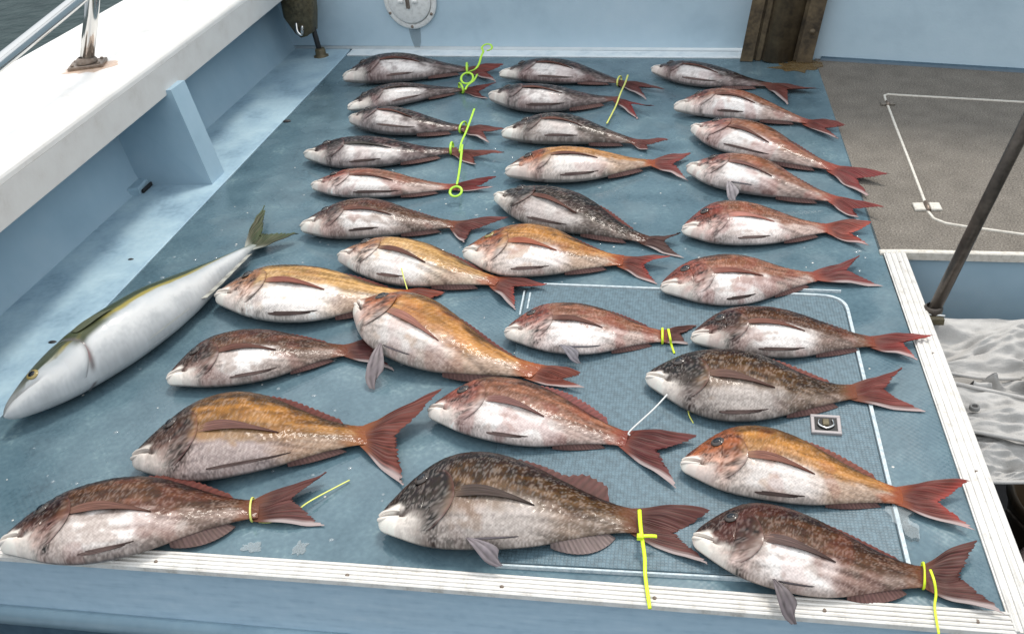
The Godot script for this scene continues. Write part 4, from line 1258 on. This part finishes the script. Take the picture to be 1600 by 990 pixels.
func build_fish() -> void:
	var P := palettes()
	M.bare_lip = {}
	for k in P: M.bare_lip[k] = mat((P[k].lip as Color).lerp(P[k].cheek, 1.0 - P[k].tip).linear_to_srgb(), 0.3)
	make_fish("amberjack", "long silver fish with olive back and dark forked tail by the left edge", -0.791, -0.150, 1.302, 0.701, 0.77, -0.049, 1.00, Vector3(0.541, 0.030, -0.109), Vector3(0.436, 0.020, 0.076), P.pink, {kind = "amber", group = "", tail = Color(0.045, 0.06, 0.03), white_edge = 0.0, fork = 0.42, eye = true})
	make_fish("sea_bream", "dark grey bream farthest back in the left column, curly green tie at tail", -0.652, -1.724, 0.194, 0.444, 0.90, 0.009, 1.00, Vector3(0.340, 0.030, 0.021), Vector3(0.309, 0.006, 0.156), P.grey, {tail = Color(0.14, 0.028, 0.024)})
	make_fish("sea_bream", "grey bream second from the back in the left column, ringed green tie", -0.590, -1.487, 0.465, 0.387, 0.78, 0.018, 0.82, Vector3(0.292, 0.022, 0.055), Vector3(0.240, 0.006, 0.124), P.grey, {tail = Color(0.104, 0.020, 0.020), pectoral = Color(0.06, 0.045, 0.04)})
	make_fish("sea_bream", "pale mauve-grey bream third from the back in the left column", -0.528, -1.256, -0.183, 0.389, 0.84, -0.087, 1.00, Vector3(0.323, 0.022, 0.002), Vector3(0.303, 0.006, 0.090), P.grey, {tail = Color(0.088, 0.024, 0.022), patch2 = 1})
	make_fish("sea_bream", "slim grey bream tied with the long yellow-green tie, left column", -0.551, -1.044, 0.088, 0.438, 0.78, -0.112, 0.82, Vector3(0.369, 0.022, 0.079), Vector3(0.288, 0.006, 0.108), P.grey, {tail = Color(0.114, 0.032, 0.026), pectoral = Color(0.05, 0.045, 0.04)})
	make_fish("sea_bream", "pink-headed white bream whose tail carries the tie with the round eye", -0.480, -0.819, 0.009, 0.385, 0.78, -0.056, 0.82, Vector3(0.305, 0.022, -0.023), Vector3(0.301, 0.006, 0.012), P.pink, {tail = Color(0.125, 0.013, 0.015)})
	make_fish("sea_bream", "brown-backed bream just right of the silver fish's forked tail, red tail spread", -0.422, -0.588, 0.087, 0.379, 0.93, -0.012, 1.00, Vector3(0.318, 0.022, 0.008), Vector3(0.222, 0.006, 0.095), P.brown, {tail = Color(0.083, 0.020, 0.018)})
	make_fish("sea_bream", "pale orange-backed bream with its tail fanned over the back left hatch corner", -0.275, -0.382, -0.226, 0.390, 0.91, -0.032, 1.00, Vector3(0.307, 0.022, -0.009), Vector3(0.269, 0.006, 0.081), P.pale, {tail = Color(0.104, 0.026, 0.022), tail_edge = Color(0.3, 0.05, 0.04)})
	make_fish("sea_bream", "yellowish plump bream touching the silver fish, its tail hidden by the tilted bream", -0.471, -0.262, 0.074, 0.420, 1.09, -0.059, 1.00, Vector3(0.284, 0.012, -0.022), Vector3(0.290, 0.006, 0.087), P.pale, {tail = Color(0.176, 0.036, 0.020), pectoral = Color(0.20, 0.075, 0.055)})
	make_fish("sea_bream", "steeply tilted pink and orange bream, grey belly fin hanging to the deck", -0.155, -0.120, -0.455, 0.444, 0.92, -0.108, 1.00, Vector3(0.312, 0.030, -0.012), Vector3(0.323, 0.006, 0.002), P.orange, {tail = Color(0.17, 0.045, 0.03), pelvic = 0.95, pelvic_color = Color(0.17, 0.145, 0.15), dorsal = 0.022, pectoral = Color(0.24, 0.11, 0.085)})
	make_fish("sea_bream", "small red-brown bream with a clean white belly above the golden-backed bream", -0.489, -0.019, 0.370, 0.340, 1.09, 0.026, 1.00, Vector3(0.265, 0.012, -0.015), Vector3(0.250, 0.006, 0.088), P.brown, {tail = Color(0.062, 0.015, 0.016)})
	make_fish("sea_bream", "large golden-scaled bream with a tall spread tail, behind the front left bream", -0.406, 0.215, 0.254, 0.391, 1.19, 0.004, 1.00, Vector3(0.333, 0.045, -0.050), Vector3(0.258, 0.006, 0.133), P.golden, {tail = Color(0.114, 0.030, 0.022), dorsal = 0.035, pectoral = Color(0.12, 0.06, 0.05), pectoral_length = 0.34})
	make_fish("sea_bream", "brown and gold bream at front left with a yellow tie on its tail", -0.520, 0.406, 0.302, 0.384, 1.05, -0.002, 1.00, Vector3(0.299, 0.022, -0.054), Vector3(0.294, 0.006, 0.050), P.brown, {tail = Color(0.068, 0.022, 0.020), anal = 0.045, anal_color = Color(0.085, 0.055, 0.05), pectoral = Color(0.13, 0.065, 0.05)})
	make_fish("sea_bream", "dark-backed bream farthest back in the middle column", -0.113, -1.630, -0.216, 0.422, 0.78, 0.044, 0.82, Vector3(0.364, 0.022, 0.058), Vector3(0.329, 0.006, 0.132), P.grey, {tail = Color(0.073, 0.018, 0.018)})
	make_fish("sea_bream", "bright white-flanked bream second from the back in the middle column", -0.111, -1.445, -0.052, 0.407, 0.78, -0.162, 1.00, Vector3(0.326, 0.030, 0.118), Vector3(0.282, 0.006, 0.152), P.grey, {tail = Color(0.135, 0.016, 0.018), tail_edge = Color(0.3, 0.03, 0.03)})
	make_fish("sea_bream", "dark mottled bream third from the back in the middle column", -0.025, -1.113, -0.134, 0.387, 0.84, 0.022, 1.00, Vector3(0.285, 0.022, 0.019), Vector3(0.235, 0.006, 0.050), P.dark, {tail = Color(0.104, 0.028, 0.026)})
	make_fish("sea_bream", "orange-backed white bream fourth from the back in the middle column", 0.029, -0.908, 0.181, 0.388, 0.96, -0.051, 1.00, Vector3(0.298, 0.022, -0.031), Vector3(0.261, 0.006, 0.115), P.orange, {tail = Color(0.135, 0.026, 0.024)})
	make_fish("sea_bream", "blackish mottled bream with a white mouth lying above the bright orange bream", 0.028, -0.629, -0.504, 0.435, 0.78, -0.037, 0.82, Vector3(0.282, 0.022, -0.040), Vector3(0.321, 0.006, 0.021), P.dark, {tail = Color(0.031, 0.017, 0.016), patch2 = 1})
	make_fish("sea_bream", "bright yellow-orange bream with a clear eye at the back edge of the hatch", -0.006, -0.440, -0.037, 0.354, 1.21, -0.048, 1.00, Vector3(0.281, 0.022, 0.003), Vector3(0.257, 0.006, 0.085), P.orange, {bright_eye = true, tail = Color(0.125, 0.026, 0.020), tail_edge = Color(0.32, 0.05, 0.04), pectoral = Color(0.26, 0.085, 0.05)})
	make_fish("sea_bream", "pinkish hump-backed bream on the hatch with a short yellow tie at its tail", 0.117, -0.141, 0.030, 0.307, 1.19, -0.017, 1.00, Vector3(0.211, 0.012, -0.043), Vector3(0.193, 0.006, 0.020), P.pink, {tail = Color(0.068, 0.024, 0.020), pelvic = 0.6, pelvic_color = Color(0.16, 0.15, 0.165)})
	make_fish("sea_bream", "pale pink bream in mid hatch with a white cord at its tail root", 0.044, 0.131, -0.131, 0.342, 1.03, 0.014, 1.00, Vector3(0.282, 0.022, -0.023), Vector3(0.266, 0.006, 0.095), P.pink, {tail = Color(0.073, 0.015, 0.016), dorsal = 0.045, pectoral = Color(0.16, 0.08, 0.07), fin = Color(0.17, 0.055, 0.05)})
	make_fish("sea_bream", "very large dark gilded bream with a raised back fin at the front centre", 0.052, 0.352, 0.098, 0.381, 1.18, 0.030, 1.00, Vector3(0.296, 0.012, -0.018), Vector3(0.282, 0.006, 0.083), P.gilded, {tail = Color(0.068, 0.022, 0.020), soft_dorsal = 0.035, dorsal = 0.03, anal = 0.055, anal_color = Color(0.13, 0.10, 0.095), pelvic = 0.55, pelvic_color = Color(0.16, 0.14, 0.15), fin = Color(0.10, 0.045, 0.04), pectoral = Color(0.055, 0.04, 0.035)})
	make_fish("sea_bream", "grey-backed bream farthest back on the right, lying before the rusty post", 0.365, -1.594, -0.409, 0.398, 0.78, -0.086, 0.82, Vector3(0.345, 0.022, 0.008), Vector3(0.298, 0.006, 0.134), P.grey, {tail = Color(0.104, 0.028, 0.022)})
	make_fish("sea_bream", "pink bream second from the back in the right column", 0.441, -1.257, -0.303, 0.380, 0.81, 0.046, 1.00, Vector3(0.293, 0.022, 0.023), Vector3(0.293, 0.006, 0.101), P.pink, {tail = Color(0.125, 0.026, 0.024)})
	make_fish("sea_bream", "slender pink bream third from the back in the right column", 0.485, -1.022, -0.646, 0.435, 0.78, -0.049, 0.82, Vector3(0.353, 0.022, -0.006), Vector3(0.358, 0.006, 0.094), P.pink, {tail = Color(0.156, 0.026, 0.028)})
	make_fish("sea_bream", "pale bream fourth from the back on the right with a belly fin hanging down", 0.469, -0.799, -0.456, 0.376, 0.88, -0.034, 1.00, Vector3(0.305, 0.022, 0.028), Vector3(0.263, 0.006, 0.067), P.pink, {tail = Color(0.166, 0.032, 0.030), pelvic = 0.8, pelvic_color = Color(0.22, 0.20, 0.21), pectoral = Color(0.14, 0.07, 0.06)})
	make_fish("sea_bream", "rosy bream with an orange-red tail pointing at the grey deck corner", 0.449, -0.566, 0.074, 0.318, 1.20, -0.037, 1.00, Vector3(0.248, 0.022, 0.005), Vector3(0.223, 0.006, 0.091), P.pink, {tail = Color(0.186, 0.036, 0.026), tail_edge = Color(0.4, 0.08, 0.06), pectoral = Color(0.34, 0.15, 0.12)})
	make_fish("sea_bream", "brown-pink bream with an upturned tail above the hatch corner on the right", 0.408, -0.338, 0.202, 0.319, 1.11, -0.060, 1.00, Vector3(0.259, 0.022, -0.048), Vector3(0.272, 0.006, 0.049), P.pink, {tail = Color(0.125, 0.024, 0.024), pectoral = Color(0.16, 0.06, 0.045)})
	make_fish("sea_bream", "brown-backed white bream on the right with its red tail over the trim", 0.473, -0.134, 0.028, 0.322, 1.00, -0.010, 1.00, Vector3(0.264, 0.022, -0.014), Vector3(0.224, 0.006, 0.051), P.brown, {tail = Color(0.135, 0.020, 0.019), tail_edge = Color(0.32, 0.04, 0.03), pectoral = Color(0.14, 0.06, 0.045)})
	make_fish("sea_bream", "dark speckled bream on the right with a white chin, above the flush latch", 0.409, 0.004, -0.028, 0.347, 1.11, -0.104, 1.00, Vector3(0.253, 0.022, -0.054), Vector3(0.279, 0.006, 0.037), P.gilded, {tail = Color(0.125, 0.026, 0.022), patch2 = 1, dorsal = 0.04, fin = Color(0.15, 0.05, 0.04), pectoral = Color(0.10, 0.055, 0.045)})
	make_fish("sea_bream", "orange-headed bream below the flush latch on the right", 0.455, 0.235, -0.130, 0.317, 1.04, 0.003, 1.00, Vector3(0.248, 0.022, -0.036), Vector3(0.249, 0.006, 0.049), P.orange, {tail = Color(0.125, 0.024, 0.019), tail_edge = Color(0.34, 0.05, 0.04), dorsal = 0.04, fin = Color(0.16, 0.055, 0.04), pectoral = Color(0.17, 0.075, 0.055)})
	make_fish("sea_bream", "big brown bream at the front right corner with its belly fin on the trim", 0.467, 0.385, -0.129, 0.305, 1.10, -0.052, 1.00, Vector3(0.215, 0.022, -0.067), Vector3(0.236, 0.006, 0.044), P.brown, {tail = Color(0.057, 0.019, 0.017), pelvic = 0.85, pelvic_color = Color(0.11, 0.095, 0.10), anal = 0.03, dorsal = 0.025, pectoral = Color(0.085, 0.055, 0.05)})

func build_ties() -> void:
	cable_tie("curly green cable tie standing up from the farthest left tail", "cable ties on the tails of the fish", [Vector3(-0.419, 0.035, -1.671), Vector3(-0.393, 0.050, -1.649), Vector3(-0.383, 0.060, -1.670), Vector3(-0.380, 0.075, -1.704), Vector3(-0.376, 0.085, -1.726), Vector3(-0.382, 0.095, -1.737), Vector3(-0.371, 0.100, -1.755), Vector3(-0.352, 0.100, -1.745), Vector3(-0.345, 0.095, -1.718), Vector3(-0.361, 0.090, -1.715)], M.tie_green, 0.0042, null, tail_loop(-0.652, -1.724, 0.194, 0.444, 0.97, 0.032, 0.034), [])
	cable_tie("green cable tie with a round eye on the second tail of the left column", "cable ties on the tails of the fish", [Vector3(-0.399, 0.030, -1.507), Vector3(-0.395, 0.036, -1.532), Vector3(-0.380, 0.042, -1.556), Vector3(-0.378, 0.045, -1.610)], M.tie_green, 0.0038, null, tail_loop(-0.590, -1.487, 0.465, 0.387, 0.97, 0.028, 0.03), circle(Vector3(-0.405, 0.045, -1.575), 0.020, 0.7))
	cable_tie("long yellow-green cable tie lying from the third to the fourth left tail", "cable ties on the tails of the fish", [Vector3(-0.330, 0.035, -1.315), Vector3(-0.319, 0.040, -1.197), Vector3(-0.317, 0.035, -1.130), Vector3(-0.316, 0.032, -1.062), Vector3(-0.306, 0.034, -0.994)], M.tie_green, 0.0034, Vector3(-0.301, 0.036, -0.989), tail_loop(-0.528, -1.256, -0.183, 0.389, 0.97, 0.026, 0.028), [])
	cable_tie("long green cable tie ending in a round eye at the fifth left tail", "cable ties on the tails of the fish", [Vector3(-0.306, 0.038, -1.029), Vector3(-0.290, 0.034, -0.932), Vector3(-0.278, 0.032, -0.854), Vector3(-0.267, 0.034, -0.779)], M.tie_green, 0.0034, null, tail_loop(-0.551, -1.044, 0.088, 0.438, 0.97, 0.026, 0.03), circle(Vector3(-0.263, 0.030, -0.746), 0.015, 0.5))
	cable_tie("thin pale cable tie across the two farthest middle tails", "cable ties on the tails of the fish", [Vector3(0.113, 0.035, -1.578), Vector3(0.108, 0.030, -1.514), Vector3(0.101, 0.034, -1.417), Vector3(0.089, 0.012, -1.363), Vector3(0.072, 0.006, -1.241)], M.tie_pale, 0.003, null, tail_loop(-0.113, -1.630, -0.216, 0.422, 0.98, 0.024, 0.028), [])
	cable_tie("tiny yellow cable tie end between the pale orange bream and the tilted bream", "cable ties on the tails of the fish", [Vector3(-0.261, 0.090, -0.257), Vector3(-0.247, 0.085, -0.223), Vector3(-0.233, 0.080, -0.192)], M.tie_pale, 0.0013, null, [], [])
	cable_tie("short yellow cable tie round the tail of the hump-backed bream", "cable ties on the tails of the fish", [Vector3(0.272, 0.030, -0.140), Vector3(0.276, 0.026, -0.116), Vector3(0.278, 0.014, -0.113), Vector3(0.284, 0.005, -0.098)], M.tie, 0.0023, null, tail_loop(0.117, -0.141, 0.030, 0.307, 0.97, 0.02, 0.022), [])
	cable_tie("tiny green cable tie end below the dark speckled bream", "cable ties on the tails of the fish", [Vector3(0.308, 0.012, 0.060), Vector3(0.311, 0.008, 0.082), Vector3(0.318, 0.004, 0.098)], M.tie_pale, 0.0013, null, [], [])
	cable_tie("pale yellow cable tie on the tail of the front left bream, end on deck", "cable ties on the tails of the fish", [Vector3(-0.331, 0.004, 0.368), Vector3(-0.310, 0.004, 0.366), Vector3(-0.284, 0.006, 0.350), Vector3(-0.264, 0.012, 0.330), Vector3(-0.244, 0.008, 0.301), Vector3(-0.218, 0.004, 0.268)], M.tie_pale, 0.0017, null, tail_loop(-0.520, 0.406, 0.302, 0.384, 0.975, 0.023, 0.026), [])
	cable_tie("bright yellow cable tie with cross head on the tail of the very large bream", "cable ties on the tails of the fish", [Vector3(0.242, 0.024, 0.323), Vector3(0.245, 0.028, 0.356), Vector3(0.248, 0.028, 0.378), Vector3(0.253, 0.018, 0.406), Vector3(0.255, 0.012, 0.434), Vector3(0.263, 0.009, 0.485)], M.tie, 0.003, Vector3(0.246, 0.030, 0.380), [Vector3(0.245, 0.030, 0.380), Vector3(0.256, 0.029, 0.377), Vector3(0.268, 0.026, 0.374)], [])
	cable_tie("thin yellow cable tie on the tail of the front right bream, over the trim", "cable ties on the tails of the fish", [Vector3(0.617, 0.026, 0.406), Vector3(0.618, 0.026, 0.425), Vector3(0.619, 0.016, 0.437), Vector3(0.615, 0.010, 0.454), Vector3(0.612, 0.009, 0.493)], M.tie, 0.0018, null, tail_loop(0.467, 0.385, -0.129, 0.305, 0.975, 0.02, 0.024), [])
	var cord := put("fishing_line", tube(smooth_pts([Vector3(0.275, 0.035, 0.064), Vector3(0.253, 0.030, 0.099), Vector3(0.218, 0.018, 0.140), Vector3(0.218, 0.014, 0.146)], 5), 0.0014), M.cord)
	tag(cord, "thin white cord pulled from the speckled bream to the tail of the pale pink bream", "cord")

func build_small_things() -> void:
	# gear down in the dark well
	var bk := thing("bucket", "dark brown bucket standing in the dark well below the white canvas", "bucket", Vector3(1.085, -0.88, -0.16))
	put("side", lathe_mesh([v2(0.10, 0.0), v2(0.125, 0.25), v2(0.15, 0.50), v2(0.157, 0.505), v2(0.157, 0.52), v2(0.150, 0.525), v2(0.143, 0.518), v2(0.143, 0.50), v2(0.118, 0.25), v2(0.094, 0.012), v2(0.0001, 0.012)], 40), M.bucket, bk)
	put("bail", tube(smooth_pts([Vector3(-0.155, 0.48, 0.0), Vector3(-0.12, 0.50, 0.10), Vector3(0.0, 0.51, 0.165), Vector3(0.12, 0.50, 0.10), Vector3(0.155, 0.48, 0.0)], 6), 0.004), M.dull_steel, bk)
	var turns := []
	for k in 61:
		var a := TAU * k / 15.0
		turns.append(Vector3(cos(a) * (0.085 - 0.0006 * k), 0.012 + 0.0045 * k, sin(a) * (0.085 - 0.0006 * k)))
	tag(put("rope_coil", tube(turns, 0.011, 0.011, 8), M.rope), "pinkish coil of rope low in the well at the bottom right corner", "rope")
	get_node("rope_coil").position = Vector3(0.960, -0.45, 0.062)
	var shelf := thing("well_step", "dark step in the well under the rope coil at bottom right", "step", Vector3(0.96, -0.73, 0.10))
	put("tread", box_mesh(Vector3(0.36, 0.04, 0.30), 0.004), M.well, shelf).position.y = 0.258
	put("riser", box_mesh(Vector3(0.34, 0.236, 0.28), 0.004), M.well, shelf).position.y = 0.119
	# sea water beaded on the deck
	var st := new_st()
	st.set_smooth_group(0)
	for k in 260:
		var p := Vector3(rng.randf_range(-0.9, 0.68), 0.0, rng.randf_range(-1.2, 0.42))
		var r := rng.randf_range(0.0015, 0.0045)
		var m := dome(r, 0.4)
		st.append_from(m, 0, Transform3D(Basis().scaled(Vector3(rng.randf_range(0.8, 1.6), 1, rng.randf_range(0.8, 1.5))), p))
	tag(put("water_drops", st.commit(), M.water), "clear drops of sea water scattered over the blue deck", "water", "", "stuff")
	# loose scales shed round the fish
	var ls := new_st()
	ls.set_smooth_group(-1)
	for k in 70:
		var p := Vector3(rng.randf_range(-0.9, 0.68), 0.0, rng.randf_range(-1.0, 0.42))
		var r := rng.randf_range(0.0012, 0.0026)
		var disc := lathe_mesh([Vector2(0.00005, 0.0009), Vector2(r, 0.0003), Vector2(r, 0.0)], 7)
		ls.append_from(disc, 0, Transform3D(Basis(Vector3.UP, rng.randf() * TAU), p))
	tag(put("loose_scales", ls.commit(), M.scale_bits), "tiny pale fish scales shed over the blue deck", "fish scales", "", "stuff")
	# scraps of dried sealant and slime
	var k := 0
	for s in [[-0.321, 0.416, 0.016, 0.010], [-0.248, 0.412, 0.010, 0.014], [0.602, 0.290, 0.016, 0.026], [0.612, 0.315, 0.010, 0.018], [0.398, 0.415, 0.016, 0.008]]:
		var poly := []
		for q in 22:
			var a := TAU * q / 22
			var rr := 1.0 + 0.7 * noise.get_noise_2d(cos(a) * 3 + k * 7, sin(a) * 3)
			poly.append(v2(s[0] + cos(a) * s[2] * rr, s[1] + sin(a) * s[3] * rr))
		var where: String = ["wide white smear on the deck near the front trim, below the tied tail", "narrow white smear near the front trim, right of the wide one", "large white splash on the right hatch joint below the orange-headed bream", "thin white splash just below the large one on the hatch joint", "pale streak at the front trim under the lower right bream"][k]
		tag(put("white_smear", slab(poly, 0.0, 0.0066 if k in [2, 3] else 0.0016), M.smear), where, "smear", "white smears on the deck")
		k += 1
	# bits of dirt along the left deck edge
	k = 0
	for s in [[-0.951, -1.348, 0.014], [-0.985, -0.10, 0.010], [-1.03, 0.03, 0.008], [-1.0, -0.45, 0.008]]:
		var lump := lathe_mesh([v2(0.0001, s[2] * 0.5), v2(s[2] * 0.6, s[2] * 0.4), v2(s[2], 0.0)], 9)
		var e := put("dirt_speck", lump, M.dark)
		e.position = Vector3(s[0], 0.003, s[1])
		e.scale = Vector3(1.0, 0.5, 0.6)
		tag(e, ["dark speck on the edge of the blue deck, beyond the white bracket", "dark speck on the pale side deck above the big silver fish", "small dark speck on the pale side deck nearest the silver fish's head", "dark speck on the pale side deck halfway to the bracket"][k], "dirt", "dark specks on the side deck")
		k += 1
	# dark red bundle on the lower deck at the bottom of the picture
	var rows := []
	for j in 13:
		var row := []
		for i in 29:
			var a := TAU * i / 28
			var t := j / 12.0
			var rr := sin(PI * t * 0.5) * (1.0 + 0.3 * noise.get_noise_2d(cos(a) * 5, sin(a) * 5 + t * 4))
			row.append(Vector3(cos(a) * 0.075 * rr, 0.46 * pow(cos(PI * t * 0.5), 0.45) + 0.010 * noise.get_noise_2d(cos(a) * 4, t * 9 + sin(a) * 4), sin(a) * 0.05 * rr))
		rows.append(row)
	var bundle := put("red_bag", grid_mesh(rows, [], true), M.red_cloth)
	bundle.position = Vector3(-0.135, -0.60, 0.545)
	tag(bundle, "dark red bag just showing at the bottom edge below the front trim", "bag")
